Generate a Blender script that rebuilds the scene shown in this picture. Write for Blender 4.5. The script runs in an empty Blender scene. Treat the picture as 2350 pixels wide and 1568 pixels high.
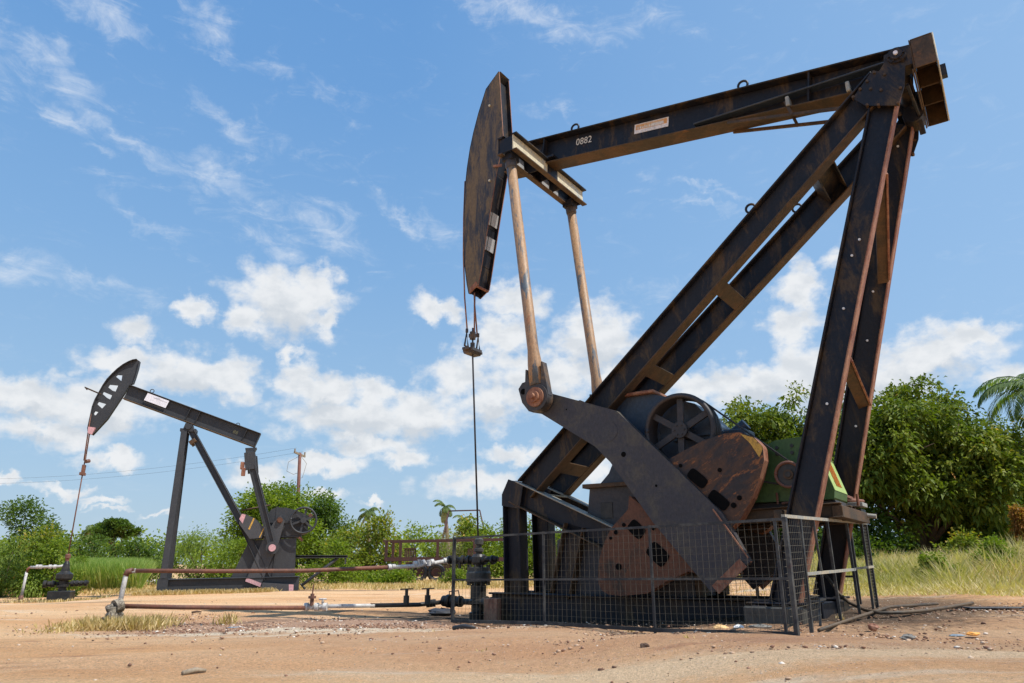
import bpy, math, random
import numpy as np
from mathutils import Vector, Matrix
R = math.radians
random.seed(7)
scene = bpy.context.scene
coll = scene.collection

# ------------------------------------------------------------------ camera
F_PX, W_PX, H_PX, HOR, CAM_H = 1640.0, 2350.0, 1568.0, 1295.0, 1.0
PITCH = math.atan((HOR - H_PX / 2) / F_PX)
cam_d = bpy.data.cameras.new('camera')
cam_d.lens = 36.0 * F_PX / W_PX
cam_d.sensor_width = 36.0
cam_d.clip_end = 4000
cam = bpy.data.objects.new('camera', cam_d)
cam.location = (0, 0, CAM_H)
cam.rotation_euler = (math.pi / 2 + PITCH, 0, 0)
coll.objects.link(cam)
scene.camera = cam


def ray(px, py):
    x = (px - 1175) / F_PX
    y = -(py - 784) / F_PX
    return (x, math.cos(PITCH) - y * math.sin(PITCH), math.sin(PITCH) + y * math.cos(PITCH))


def at(px, py, Y):
    """world point at map distance Y in front of the camera"""
    r = ray(px, py)
    t = Y / r[1]
    return (r[0] * t, Y, CAM_H + r[2] * t)


# ------------------------------------------------------------------ frames of the two pumping units
BA = math.atan2(-0.57107, 0.82090)
BO = (-0.6285, 14.1517)
SA = R(15)
SO = (-10.442, 27.992)


def bw(u, v, z=0.0):
    c, s = math.cos(BA), math.sin(BA)
    return (BO[0] + u * c - v * s, BO[1] + u * s + v * c, z)


def sw(u, v, z=0.0):
    c, s = math.cos(SA), math.sin(SA)
    return (SO[0] + u * c - v * s, SO[1] + u * s + v * c, z)


# ------------------------------------------------------------------ terrain
CTRL = [(BO[0], BO[1], .02, 1), bw(.87, -1.75) [:2] + (.10, 1), bw(3.6, -2.27)[:2] + (.18, 1), bw(6.35, -2.8)[:2] + (.26, 1),
        bw(6.42, -.5)[:2] + (.31, 1), bw(6.5, 1.7)[:2] + (.35, 1), bw(6.0, 4.2)[:2] + (.36, 1), bw(3, 1.5)[:2] + (.12, 1), bw(1, 2)[:2] + (.1, 1),
        (SO[0], SO[1], -.01, 1), sw(-2.4, -.3)[:2] + (-.03, 1), sw(2.4, -.3)[:2] + (.05, 1), sw(-5.55, 0)[:2] + (-.24, 1),
        (-6.6, 12.9, 0, 1), (0, 6, 0, 1), (-8, 7, 0, 1), (8, 7, .12, 1), (0, -6, 0, 1), (-4, 20, 0, 1), (2, 24, .1, 1), (-20, 20, -.15, 1),
        (13, 12, .34, 1), (10, 15, .42, 1), (14, 19, 1.05, 1), (19, 22, 1.5, 1), (11, 22, .85, 1), (22, 16, .8, 1), (0, 45, .25, 1), (-20, 45, .1, 1), (20, 40, .9, 1),
        (-40, 40, 0, 1), (-40, 5, 0, 1), (40, 5, .2, 1), (30, 40, .9, 1)]
_C = np.array(CTRL)


def gz_arr(x, y):
    x = np.asarray(x, float); y = np.asarray(y, float)
    num = np.zeros_like(x); den = np.zeros_like(x)
    for cx, cy, cz, cw in _C:
        w = 1.0 / (((x - cx) ** 2 + (y - cy) ** 2) + .3) ** 2
        num += w * cz; den += w
    far = 1.0 / (1 + (np.hypot(x, y) / 90.0) ** 4)
    return num / den * far


def gz(x, y):
    return float(gz_arr(np.array([x]), np.array([y]))[0])


# ------------------------------------------------------------------ materials
def new_mat(name):
    m = bpy.data.materials.new(name)
    m.use_nodes = True
    nt = m.node_tree
    return m, nt, nt.nodes['Principled BSDF']


def nd(nt, typ, **kw):
    n = nt.nodes.new(typ)
    for k, v in kw.items():
        if hasattr(n, k):
            setattr(n, k, v)
        else:
            n.inputs[k].default_value = v
    return n


def mixc(nt, fac, a, b, blend='MIX'):
    n = nt.nodes.new('ShaderNodeMix')
    n.data_type = 'RGBA'; n.blend_type = blend
    for i, x in ((0, fac), (6, a), (7, b)):
        if isinstance(x, (tuple, float, int)):
            n.inputs[i].default_value = (x + (1,) if isinstance(x, tuple) and len(x) == 3 else x)
        else:
            nt.links.new(x, n.inputs[i])
    return n.outputs[2]


def ramp(nt, fac, lo, hi):
    n = nt.nodes.new('ShaderNodeMapRange')
    n.interpolation_type = 'SMOOTHSTEP'
    nt.links.new(fac, n.inputs[0])
    n.inputs[1].default_value = lo; n.inputs[2].default_value = hi
    return n.outputs[0]


def noise(nt, vec, scale, detail=6, rough=.6, dist=0.0):
    n = nt.nodes.new('ShaderNodeTexNoise')
    n.inputs['Scale'].default_value = scale
    n.inputs['Detail'].default_value = detail
    n.inputs['Roughness'].default_value = rough
    n.inputs['Distortion'].default_value = dist
    nt.links.new(vec, n.inputs['Vector'])
    return n.outputs[0]


def mapv(nt, vec, scale=(1, 1, 1), loc=(0, 0, 0), rot=(0, 0, 0)):
    n = nt.nodes.new('ShaderNodeMapping')
    n.inputs['Scale'].default_value = scale
    n.inputs['Location'].default_value = loc
    n.inputs['Rotation'].default_value = rot
    nt.links.new(vec, n.inputs['Vector'])
    return n.outputs[0]


def steel(name, base, second, rust, rough=.55, f2=(.45, .62), fr=(.6, .75), stretch=(1, 1, 1), metal=.0, spec=.4, rot=0.0):
    """weathered painted steel: base paint, faded patches, rust"""
    m, nt, b = new_mat(name)
    tc = nd(nt, 'ShaderNodeTexCoord').outputs['Object']
    v = mapv(nt, mapv(nt, tc, (1, 1, 1), (0, 0, 0), (0, rot, 0)), stretch)
    n1 = noise(nt, v, 2.0, 10, .74, .5)
    n2 = noise(nt, mapv(nt, v, (1, 1, 1), (9, 4, 2)), 3.6, 10, .78, .3)
    n3 = noise(nt, mapv(nt, tc, (1, 1, .6)), 26, 6, .8)
    c = mixc(nt, ramp(nt, n1, *f2), base, second)
    c = mixc(nt, ramp(nt, n2, *fr), c, rust)
    dk = nt.nodes.new('ShaderNodeMapRange'); nt.links.new(n3, dk.inputs[0])
    dk.inputs[1].default_value = .3; dk.inputs[2].default_value = .7; dk.inputs[3].default_value = .65; dk.inputs[4].default_value = 1.3
    cc = nt.nodes.new('ShaderNodeVectorMath'); cc.operation = 'SCALE'
    nt.links.new(c, cc.inputs[0]); nt.links.new(dk.outputs[0], cc.inputs['Scale'])
    nt.links.new(cc.outputs[0], b.inputs['Base Color'])
    rr = nt.nodes.new('ShaderNodeMapRange'); nt.links.new(n2, rr.inputs[0])
    rr.inputs[3].default_value = max(.05, rough - .2); rr.inputs[4].default_value = min(1, rough + .25)
    nt.links.new(rr.outputs[0], b.inputs['Roughness'])
    b.inputs['Metallic'].default_value = metal
    b.inputs['Specular IOR Level'].default_value = spec
    bp = nd(nt, 'ShaderNodeBump', Strength=.25, Distance=.01)
    nt.links.new(n3, bp.inputs['Height']); nt.links.new(bp.outputs[0], b.inputs['Normal'])
    return m


M = {}
M['oil_steel'] = steel('oil_steel', (.012, .013, .019), (.075, .048, .024), (.13, .05, .022), .48, (.48, .64), (.62, .74), (1.3, 1, .5), spec=.3)
M['void'] = steel('void', (.004, .004, .004), (.006, .005, .005), (.01, .008, .006), .9, spec=.1)
M['head_steel'] = steel('head_steel', (.03, .034, .046), (.17, .115, .055), (.13, .07, .03), .5, (.38, .58), (.66, .8), (2.2, 1, .45))
M['brown_steel'] = steel('brown_steel', (.05, .034, .02), (.10, .055, .025), (.22, .09, .03), .6, (.4, .6), (.58, .72))
M['rust_edge'] = steel('rust_edge', (.20, .075, .045), (.34, .17, .10), (.07, .03, .02), .65, (.4, .6), (.6, .75), (3, 3, 1))
M['rust_plate'] = steel('rust_plate', (.080, .040, .022), (.032, .026, .026), (.30, .11, .035), .6, (.44, .58), (.53, .62), (.7, 1, 2.0), rot=R(33))
M['rust_plate_low'] = steel('rust_plate_low', (.12, .048, .024), (.04, .028, .02), (.24, .09, .035), .6, (.5, .65), (.56, .7))
M['crank_steel'] = steel('crank_steel', (.046, .044, .051), (.08, .07, .055), (.11, .065, .035), .5, (.45, .65), (.66, .82), (1.5, 1, 1.5))
M['pitman_tan'] = steel('pitman_tan', (.34, .205, .11), (.085, .105, .125), (.30, .135, .065), .5, (.50, .58), (.56, .66), (2.2, 2.2, .5))
M['pitman_dark'] = steel('pitman_dark', (.055, .05, .05), (.16, .10, .055), (.2, .09, .04), .5)
M['cream_paint_lit'] = steel('cream_paint_lit', (.60, .55, .40), (.40, .45, .48), (.42, .25, .10), .5, (.48, .62), (.66, .78))  # cream also stands in for sun on rear faces of equalizer and box
M['sun_patch_grey'] = steel('sun_patch_grey', (.36, .37, .38), (.28, .28, .28), (.2, .18, .16), .6)  # pale grey imitates sunlight falling through gaps onto inner faces
M['housing_blue'] = steel('housing_blue', (.03, .045, .07), (.05, .06, .075), (.06, .05, .04), .4)
M['gear_dark'] = steel('gear_dark', (.04, .04, .045), (.055, .05, .05), (.12, .06, .03), .55)
M['sheave'] = steel('sheave', (.032, .03, .032), (.045, .038, .038), (.16, .08, .05), .5, (.45, .6), (.6, .72))
M['belt'] = steel('belt', (.015, .015, .016), (.025, .025, .025), (.03, .03, .03), .7)
M['green_paint'] = steel('green_paint', (.06, .12, .03), (.05, .09, .03), (.20, .08, .03), .5, (.5, .7), (.72, .85))
M['green_sunlit'] = steel('green_sunlit', (.34, .46, .14), (.30, .42, .14), (.35, .2, .08), .5, (.5, .7), (.72, .85))  # lightened copy of the guard's green, sunlight put into the colour
M['orange_paint'] = steel('orange_paint', (.62, .22, .05), (.45, .15, .05), (.2, .08, .03), .6)
M['cage_steel'] = steel('cage_steel', (.03, .033, .038), (.085, .085, .08), (.13, .06, .045), .45, (.45, .6), (.6, .75), (1, 1, 1), .2)
M['cage_light'] = steel('cage_light', (.30, .30, .27), (.42, .36, .26), (.2, .1, .06), .5, (.45, .6), (.62, .75))
M['wire'] = steel('wire', (.13, .115, .085), (.09, .08, .06), (.12, .08, .05), .5)
M['oily'] = steel('oily', (.02, .019, .018), (.045, .04, .034), (.07, .055, .04), .4)
M['oily_grey'] = steel('oily_grey', (.07, .068, .06), (.035, .034, .03), (.13, .10, .07), .45)
M['black_paint'] = steel('black_paint', (.036, .038, .043), (.048, .05, .054), (.06, .05, .042), .5, (.4, .7), (.7, .85))
M['brown_pipe'] = steel('brown_pipe', (.21, .085, .05), (.14, .07, .05), (.27, .14, .09), .6, (.4, .6), (.55, .7))
M['silver_pipe'] = steel('silver_pipe', (.55, .53, .50), (.3, .28, .27), (.2, .12, .08), .5, (.52, .64), (.6, .7), (6, 6, 6))
M['cement_grey'] = steel('cement_grey', (.30, .26, .20), (.10, .08, .06), (.45, .42, .36), .8, (.45, .55), (.58, .66), (5, 5, 5))
M['black_paint_lit'] = steel('black_paint_lit', (.056, .057, .062), (.07, .07, .075), (.09, .075, .06), .5, (.4, .7), (.7, .85))  # lighter copy of the black paint, lit tone put into the cranks
M['pink_paint'] = steel('pink_paint', (.60, .34, .36), (.48, .26, .28), (.4, .2, .18), .6, (.5, .7), (.72, .8), (6, 6, 6))
M['yellow_paint'] = steel('yellow_paint', (.55, .32, .06), (.35, .2, .05), (.1, .06, .03), .6, (.5, .6), (.55, .7), (8, 8, 8))
M['white_plate'] = steel('white_plate', (.74, .74, .80), (.68, .68, .74), (.6, .58, .6), .5)
M['white_plate_pale'] = steel('white_plate_pale', (.72, .68, .66), (.62, .58, .56), (.5, .42, .36), .5)
M['orange_band'] = steel('orange_band', (.66, .33, .12), (.62, .42, .26), (.6, .48, .36), .6)
M['white_marks'] = steel('white_marks', (.66, .64, .58), (.55, .52, .46), (.3, .27, .22), .6, (.5, .65), (.62, .7), (20, 20, 20))
M['grey_marks'] = steel('grey_marks', (.5, .5, .54), (.42, .42, .46), (.4, .4, .44), .6)
M['yellow_marks'] = steel('yellow_marks', (.26, .26, .14), (.2, .2, .14), (.12, .12, .1), .6)
M['pole_wood'] = steel('pole_wood', (.15, .06, .045), (.2, .09, .065), (.14, .06, .05), .8)
M['trailer_rust'] = steel('trailer_rust', (.085, .035, .028), (.06, .03, .026), (.15, .07, .045), .7)
M['hose'] = steel('hose', (.11, .075, .045), (.05, .04, .03), (.2, .14, .09), .6)
M['wood_grey'] = steel('wood_grey', (.30, .24, .17), (.2, .15, .1), (.42, .36, .27), .85)
M['concrete'] = steel('concrete', (.20, .19, .17), (.09, .085, .08), (.26, .22, .17), .85)
M['plastic_white'] = steel('plastic_white', (.8, .8, .78), (.7, .7, .7), (.6, .58, .5), .5)
M['plastic_blue'] = steel('plastic_blue', (.22, .28, .33), (.38, .42, .45), (.5, .55, .58), .4)
M['plastic_orange'] = steel('plastic_orange', (.8, .34, .06), (.75, .4, .12), (.6, .3, .1), .5)
M['plastic_tan'] = steel('plastic_tan', (.7, .45, .2), (.6, .35, .15), (.3, .2, .1), .6)
M['dark_scrap'] = steel('dark_scrap', (.035, .035, .04), (.05, .05, .05), (.1, .08, .06), .5)
M['bark'] = steel('bark', (.10, .06, .04), (.07, .045, .03), (.15, .10, .07), .9)
M['palm_bark'] = steel('palm_bark', (.24, .18, .13), (.16, .11, .08), (.32, .26, .2), .9)


def leaf_mat(name, cols, trans=.35, rough=.5):
    """leaf colour varies from leaf to leaf with the 'var' attribute"""
    m, nt, b = new_mat(name)
    at_ = nd(nt, 'ShaderNodeAttribute', attribute_name='var')
    cr = nt.nodes.new('ShaderNodeValToRGB')
    el = cr.color_ramp.elements
    while len(el) > 1:
        el.remove(el[0])
    el[0].position = 0; el[0].color = cols[0][1] + (1,)
    el[0].position = cols[0][0]
    for p, c in cols[1:]:
        e = el.new(p); e.color = c + (1,)
    nt.links.new(at_.outputs['Fac'], cr.inputs[0])
    nt.links.new(cr.outputs[0], b.inputs['Base Color'])
    b.inputs['Roughness'].default_value = rough
    b.inputs['Specular IOR Level'].default_value = .15
    tr = nt.nodes.new('ShaderNodeBsdfTranslucent')
    tc = mixc(nt, 1.0, cr.outputs[0], (1.5, 1.72, .45), 'MULTIPLY')
    nt.links.new(tc, tr.inputs[0])
    mx = nt.nodes.new('ShaderNodeMixShader')
    mx.inputs[0].default_value = trans
    nt.links.new(b.outputs[0], mx.inputs[1]); nt.links.new(tr.outputs[0], mx.inputs[2])
    nt.links.new(mx.outputs[0], nt.nodes['Material Output'].inputs[0])
    return m


M['leaf_broad'] = leaf_mat('leaf_broad', [(0, (0.068, 0.103, 0.018)), (.35, (0.113, 0.159, 0.022)), (.7, (0.165, 0.200, 0.030)), (.93, (0.239, 0.246, 0.043)), (.98, (0.567, 0.339, 0.054)), (1, (0.511, 0.205, 0.054))], .24)
M['leaf_bright'] = leaf_mat('leaf_bright', [(0, (0.100, 0.144, 0.019)), (.5, (0.167, 0.231, 0.029)), (1, (0.245, 0.288, 0.043))])
M['leaf_feather'] = leaf_mat('leaf_feather', [(0, (0.103, 0.142, 0.031)), (.5, (0.161, 0.218, 0.042)), (1, (0.230, 0.295, 0.062))])
M['leaf_yellow'] = leaf_mat('leaf_yellow', [(0, (0.112, 0.157, 0.028)), (.5, (0.190, 0.235, 0.040)), (.8, (0.335, 0.291, 0.056)), (1, (0.559, 0.291, 0.067))])
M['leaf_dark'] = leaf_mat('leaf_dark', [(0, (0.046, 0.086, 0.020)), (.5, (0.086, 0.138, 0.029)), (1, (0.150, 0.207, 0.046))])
M['leaf_dry'] = leaf_mat('leaf_dry', [(0, (.16, .15, .08)), (.5, (.26, .23, .14)), (1, (.36, .32, .22))])
M['leaf_rust'] = leaf_mat('leaf_rust', [(0, (.22, .10, .03)), (.5, (.36, .16, .05)), (1, (.2, .2, .05))])
M['palm_leaf'] = leaf_mat('palm_leaf', [(0, (0.072, 0.120, 0.042)), (.6, (0.156, 0.216, 0.072)), (.85, (0.264, 0.288, 0.108)), (1, (0.504, 0.432, 0.240))])
M['grass_tall'] = leaf_mat('grass_tall', [(0, (0.192, 0.288, 0.060)), (.5, (0.312, 0.408, 0.108)), (1, (0.504, 0.528, 0.204))])
M['grass_dry'] = leaf_mat('grass_dry', [(0, (.42, .28, .12)), (.5, (.56, .42, .20)), (1, (.66, .52, .30))], .25)
M['grass_mix'] = leaf_mat('grass_mix', [(0, (.14, .18, .05)), (.35, (.26, .28, .09)), (.7, (.46, .40, .18)), (1, (.60, .50, .29))], .3)

# ground: dry tan soil with pale, reddish and oil-soaked ground
gm, nt, b = new_mat('dry_soil')
pos = nd(nt, 'ShaderNodeNewGeometry').outputs['Position']
flat = mapv(nt, pos, (1, 1, 0))
nA = noise(nt, mapv(nt, flat, (.35, 1.0, 1)), .5, 6, .6, .5)
nB = noise(nt, flat, 6, 7, .7)
nC = noise(nt, mapv(nt, flat, (.25, 1.2, 1), (3, 7, 0)), .9, 5, .6, .4)
nD = noise(nt, flat, 34, 5, .75)
col = mixc(nt, ramp(nt, nA, .38, .62), (.69, .385, .185), (.78, .50, .275))
col = mixc(nt, ramp(nt, nC, .57, .72), col, (.78, .64, .47))
col = mixc(nt, ramp(nt, nC, .30, .42), (.42, .20, .10), col)


def disk(cx, cy, rx, ry, rot=0.0, soft=.35, amp=.5):
    """soft-edged stain mask with an uneven outline"""
    s = nt.nodes.new('ShaderNodeMapping'); s.vector_type = 'TEXTURE'
    s.inputs['Location'].default_value = (cx, cy, 0); s.inputs['Rotation'].default_value = (0, 0, rot); s.inputs['Scale'].default_value = (rx, ry, 1)
    nt.links.new(flat, s.inputs['Vector'])
    l = nt.nodes.new('ShaderNodeVectorMath'); l.operation = 'LENGTH'; nt.links.new(s.outputs[0], l.inputs[0])
    a = nt.nodes.new('ShaderNodeMath'); a.operation = 'MULTIPLY_ADD'
    nt.links.new(nB, a.inputs[0]); a.inputs[1].default_value = amp * 2; a.inputs[2].default_value = -amp
    c_ = nt.nodes.new('ShaderNodeMath'); c_.operation = 'ADD'; nt.links.new(l.outputs['Value'], c_.inputs[0]); nt.links.new(a.outputs[0], c_.inputs[1])
    r_ = nt.nodes.new('ShaderNodeMapRange'); r_.interpolation_type = 'SMOOTHSTEP'; nt.links.new(c_.outputs[0], r_.inputs[0])
    r_.inputs[1].default_value = 1 - soft; r_.inputs[2].default_value = 1 + soft; r_.inputs[3].default_value = 1; r_.inputs[4].default_value = 0
    return r_.outputs[0]


def mul(a, k):
    n = nt.nodes.new('ShaderNodeMath'); n.operation = 'MULTIPLY'
    nt.links.new(a, n.inputs[0])
    if isinstance(k, float): n.inputs[1].default_value = k
    else: nt.links.new(k, n.inputs[1])
    return n.outputs[0]


yb = nt.nodes.new('ShaderNodeSeparateXYZ'); nt.links.new(pos, yb.inputs[0])
# dry grass litter colour beyond the yard and to the left
back = ramp(nt, yb.outputs[1], 24, 40)
col = mixc(nt, mul(back, ramp(nt, nB, .3, .7)), col, (.50, .36, .17))
gr = disk(*bw(1.5, -3.2)[:2], 6.5, 2.3, BA, .5, .6)
col = mixc(nt, mul(mul(gr, ramp(nt, nD, .40, .62)), .8), col, (.42, .25, .18))
pk = disk(-3.6, 12.4, 3.0, 1.5, -.1, .4, .7)
col = mixc(nt, mul(pk, ramp(nt, nD, .35, .6)), col, (.36, .22, .17))
gv = disk(*bw(7.5, -1)[:2], 3.5, 3.0, BA, .5, .6)
col = mixc(nt, mul(mul(gv, ramp(nt, nD, .3, .6)), .5), col, (.42, .27, .19))
for args, cc_, k in (((*bw(2.6, 0)[:2], 4.6, 1.9, BA, .25, .5), (.035, .028, .022), .97),
                     ((*bw(-2.4, .3)[:2], 3.2, .5, BA, .4, .7), (.12, .085, .06), .7),
                     ((*bw(6.6, 2.2)[:2], 1.6, 3.4, BA, .4, .7), (.10, .07, .05), .8),
                     ((*sw(-5.5, -.4)[:2], 2.6, .6, SA, .4, .7), (.06, .05, .045), .9),
                     ((*sw(4.6, -.6)[:2], 4.2, .6, SA, .5, .7), (.17, .12, .09), .75),
                     ((-12.0, 22.5, 2.0, .5, .1, .4, .7), (.2, .15, .11), .5)):
    col = mixc(nt, mul(disk(*args), k), col, cc_)
for args, cc_, k in (((-3.6, 11.2, 2.6, .35, -.05, .4, .9), (.80, .68, .50), .8), ((-1.6, 10.6, 2.4, .22, .08, .4, .9), (.80, .68, .50), .7),
                     ((-2.2, 7.9, 4.5, .9, .05, .6, .8), (.54, .29, .16), .4), ((2.5, 6.9, 4.0, .4, -.05, .6, .8), (.76, .58, .38), .7), ((5.0, 7.4, 2.4, .3, .2, .6, .8), (.50, .31, .18), .4), ((-5.5, 9.6, 3.5, .6, .1, .6, .8), (.56, .33, .18), .35)):
    col = mixc(nt, mul(disk(*args), k), col, cc_)
vo = nt.nodes.new('ShaderNodeTexVoronoi'); vo.inputs['Scale'].default_value = 30; vo.inputs['Randomness'].default_value = 1
nt.links.new(flat, vo.inputs['Vector'])
sp = nt.nodes.new('ShaderNodeSeparateColor'); nt.links.new(vo.outputs['Color'], sp.inputs[0])
dotm = nt.nodes.new('ShaderNodeMath'); dotm.operation = 'LESS_THAN'; nt.links.new(vo.outputs['Distance'], dotm.inputs[0]); dotm.inputs[1].default_value = .25
few = nt.nodes.new('ShaderNodeMath'); few.operation = 'GREATER_THAN'; nt.links.new(sp.outputs[0], few.inputs[0]); few.inputs[1].default_value = .62
peb = mixc(nt, sp.outputs[1], (.20, .11, .07), (.66, .55, .44))
col = mixc(nt, mul(mul(dotm.outputs[0], few.outputs[0]), .75), col, peb)
sc_ = nt.nodes.new('ShaderNodeMapRange'); nt.links.new(nD, sc_.inputs[0]); sc_.inputs[1].default_value = .25; sc_.inputs[2].default_value = .75
sc_.inputs[3].default_value = .62; sc_.inputs[4].default_value = 1.3
nE = noise(nt, flat, 11, 9, .86)
sE = nt.nodes.new('ShaderNodeMapRange'); nt.links.new(nE, sE.inputs[0]); sE.inputs[1].default_value = .32; sE.inputs[2].default_value = .66; sE.inputs[3].default_value = .84; sE.inputs[4].default_value = 1.30
vE = nt.nodes.new('ShaderNodeVectorMath'); vE.operation = 'SCALE'; nt.links.new(col, vE.inputs[0]); nt.links.new(sE.outputs[0], vE.inputs['Scale']); col = vE.outputs[0]
vm = nt.nodes.new('ShaderNodeVectorMath'); vm.operation = 'SCALE'; nt.links.new(col, vm.inputs[0]); nt.links.new(sc_.outputs[0], vm.inputs['Scale'])
nt.links.new(vm.outputs[0], b.inputs['Base Color'])
b.inputs['Roughness'].default_value = .95
b.inputs['Specular IOR Level'].default_value = .15
hh = nt.nodes.new('ShaderNodeMath'); hh.operation = 'ADD'; nt.links.new(nD, hh.inputs[0]); nt.links.new(mul(nE, 2.6), hh.inputs[1])
bp = nd(nt, 'ShaderNodeBump', Strength=.9, Distance=.03)
nt.links.new(hh.outputs[0], bp.inputs['Height']); nt.links.new(bp.outputs[0], b.inputs['Normal'])
M['soil'] = gm

ms, nt, b = new_mat('stone')
a_ = nd(nt, 'ShaderNodeAttribute', attribute_name='var')
cr = nt.nodes.new('ShaderNodeValToRGB'); el = cr.color_ramp.elements
el[0].color = (.10, .06, .04, 1); el[1].color = (.72, .66, .58, 1)
for p, c in ((.3, (.24, .12, .075, 1)), (.6, (.42, .25, .15, 1)), (.85, (.55, .40, .28, 1))):
    e = el.new(p); e.color = c
nt.links.new(a_.outputs['Fac'], cr.inputs[0]); nt.links.new(cr.outputs[0], b.inputs['Base Color']); b.inputs['Roughness'].default_value = .9
M['stone'] = ms


# ------------------------------------------------------------------ mesh builder
class MB:
    def __init__(self):
        self.v = []; self.f = []; self.mi = []; self.sm = []

    def add(self, vs, fs, mi=0, smooth=False):
        o = len(self.v)
        self.v += [tuple(p) for p in vs]
        self.f += [tuple(i + o for i in f) for f in fs]
        self.mi += [mi] * len(fs); self.sm += [smooth] * len(fs)

    def box(self, x0, x1, y0, y1, z0, z1, mi=0, m=None):
        p = [(x, y, z) for x in (x0, x1) for y in (y0, y1) for z in (z0, z1)]
        if m is not None: p = [m @ Vector(q) for q in p]
        self.add(p, [(0, 1, 3, 2), (4, 6, 7, 5), (0, 4, 5, 1), (2, 3, 7, 6), (0, 2, 6, 4), (1, 5, 7, 3)], mi)

    def frame(self, p0, p1, up=(0, 0, 1), right=None):
        p0 = Vector(p0); p1 = Vector(p1)
        x = (p1 - p0); L = x.length; x.normalize()
        if right is not None:
            y = Vector(right); y = (y - x * y.dot(x)).normalized(); z = x.cross(y)
        else:
            z = Vector(up); z = (z - x * z.dot(x)).normalized(); y = z.cross(x)
        m = Matrix(((x[0], y[0], z[0], p0[0]), (x[1], y[1], z[1], p0[1]), (x[2], y[2], z[2], p0[2]), (0, 0, 0, 1)))
        return m, L

    def bar(self, p0, p1, w, h, mi=0, up=(0, 0, 1), right=None):
        m, L = self.frame(p0, p1, up, right)
        self.box(0, L, -w / 2, w / 2, -h / 2, h / 2, mi, m)

    def ibeam(self, p0, p1, h, w, tf=.025, tw=.02, mi=0, mf=None, right=(0, 1, 0), mt=None):
        """I section, web in the plane of the axis and the local z"""
        m, L = self.frame(p0, p1, right=right)
        mf = mi if mf is None else mf
        mt = mf if mt is None else mt
        self.box(0, L, -w / 2, w / 2, h / 2 - tf, h / 2, mt, m)
        self.box(0, L, -w / 2, w / 2, -h / 2, -h / 2 + tf, mf, m)
        self.box(0, L, -tw / 2, tw / 2, -h / 2 + tf, h / 2 - tf, mi, m)

    def cyl(self, p0, p1, r0, r1=None, n=16, mi=0, caps=True, smooth=True):
        r1 = r0 if r1 is None else r1
        d = Vector(p1) - Vector(p0)
        up = (0, 0, 1) if abs(d.normalized()[2]) < .95 else (1, 0, 0)
        m, L = self.frame(p0, p1, up)
        vs = []
        for k in range(n):
            a = 2 * math.pi * k / n
            vs.append(m @ Vector((0, r0 * math.cos(a), r0 * math.sin(a))))
            vs.append(m @ Vector((L, r1 * math.cos(a), r1 * math.sin(a))))
        fs = [(2 * k, 2 * k + 1, (2 * k + 3) % (2 * n), (2 * k + 2) % (2 * n)) for k in range(n)]
        self.add(vs, [f[::-1] for f in fs], mi, smooth)
        if caps:
            self.add(vs, [tuple(2 * k for k in range(n)), tuple(2 * k + 1 for k in range(n))[::-1]], mi)

    def tube(self, pts, rs, n=10, mi=0, smooth=True):
        pts = [Vector(p) for p in pts]
        if not isinstance(rs, (list, tuple)): rs = [rs] * len(pts)
        vs = []; prev = None
        for i, p in enumerate(pts):
            d = (pts[min(i + 1, len(pts) - 1)] - pts[max(i - 1, 0)]).normalized()
            if prev is None:
                a = Vector((0, 0, 1)) if abs(d[2]) < .9 else Vector((1, 0, 0))
                y = d.cross(a).normalized()
            else:
                y = (prev - d * prev.dot(d)).normalized()
            z = d.cross(y); prev = y
            for k in range(n):
                an = 2 * math.pi * k / n
                vs.append(p + (y * math.cos(an) + z * math.sin(an)) * rs[i])
        fs = []
        for i in range(len(pts) - 1):
            for k in range(n):
                fs.append((i * n + k, i * n + (k + 1) % n, (i + 1) * n + (k + 1) % n, (i + 1) * n + k))
        fs.append(tuple(range(n))[::-1]); fs.append(tuple(range((len(pts) - 1) * n, len(pts) * n)))
        self.add(vs, fs, mi, smooth)

    def lathe(self, base, prof, n=20, mi=0, axis=(0, 0, 1)):
        """prof: list of (radius, height)"""
        a = Vector(axis).normalized()
        m, _ = self.frame(base, Vector(base) + a, (1, 0, 0) if abs(a[2]) > .9 else (0, 0, 1))
        vs = []
        for r, h_ in prof:
            for k in range(n):
                an = 2 * math.pi * k / n
                vs.append(m @ Vector((h_, r * math.cos(an), r * math.sin(an))))
        fs = []
        for i in range(len(prof) - 1):
            for k in range(n):
                fs.append((i * n + k, (i + 1) * n + k, (i + 1) * n + (k + 1) % n, i * n + (k + 1) % n))
        self.add(vs, fs, mi)
        self.add(vs[:n], [tuple(range(n))], mi); self.add(vs[-n:], [tuple(range(n))[::-1]], mi)

    def prism(self, poly, y0, y1, mi=0, side=None):
        """polygon in x,z extruded from y0 to y1"""
        n = len(poly)
        ar = sum(poly[i][0] * poly[(i + 1) % n][1] - poly[(i + 1) % n][0] * poly[i][1] for i in range(n))
        if ar < 0: poly = poly[::-1]
        vs = [(x, y0, z) for x, z in poly] + [(x, y1, z) for x, z in poly]
        self.add(vs, [tuple(range(n)), tuple(range(n, 2 * n))[::-1]], mi)
        self.add(vs, [(k, n + k, n + (k + 1) % n, (k + 1) % n) for k in range(n)], mi if side is None else side)

    def torus(self, c, axis, Rr, r, n=18, k=8, mi=0, a0=0.0, a1=2 * math.pi):
        m, _ = self.frame(c, Vector(c) + Vector(axis), (0, 0, 1) if abs(Vector(axis).normalized()[2]) < .9 else (1, 0, 0))
        full = abs(a1 - a0) > 6.28
        pts = [m @ Vector((0, Rr * math.cos(a0 + (a1 - a0) * i / n), Rr * math.sin(a0 + (a1 - a0) * i / n))) for i in range(n + (0 if full else 1))]
        if full: pts += pts[:2]
        self.tube(pts, r, k, mi)

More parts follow.
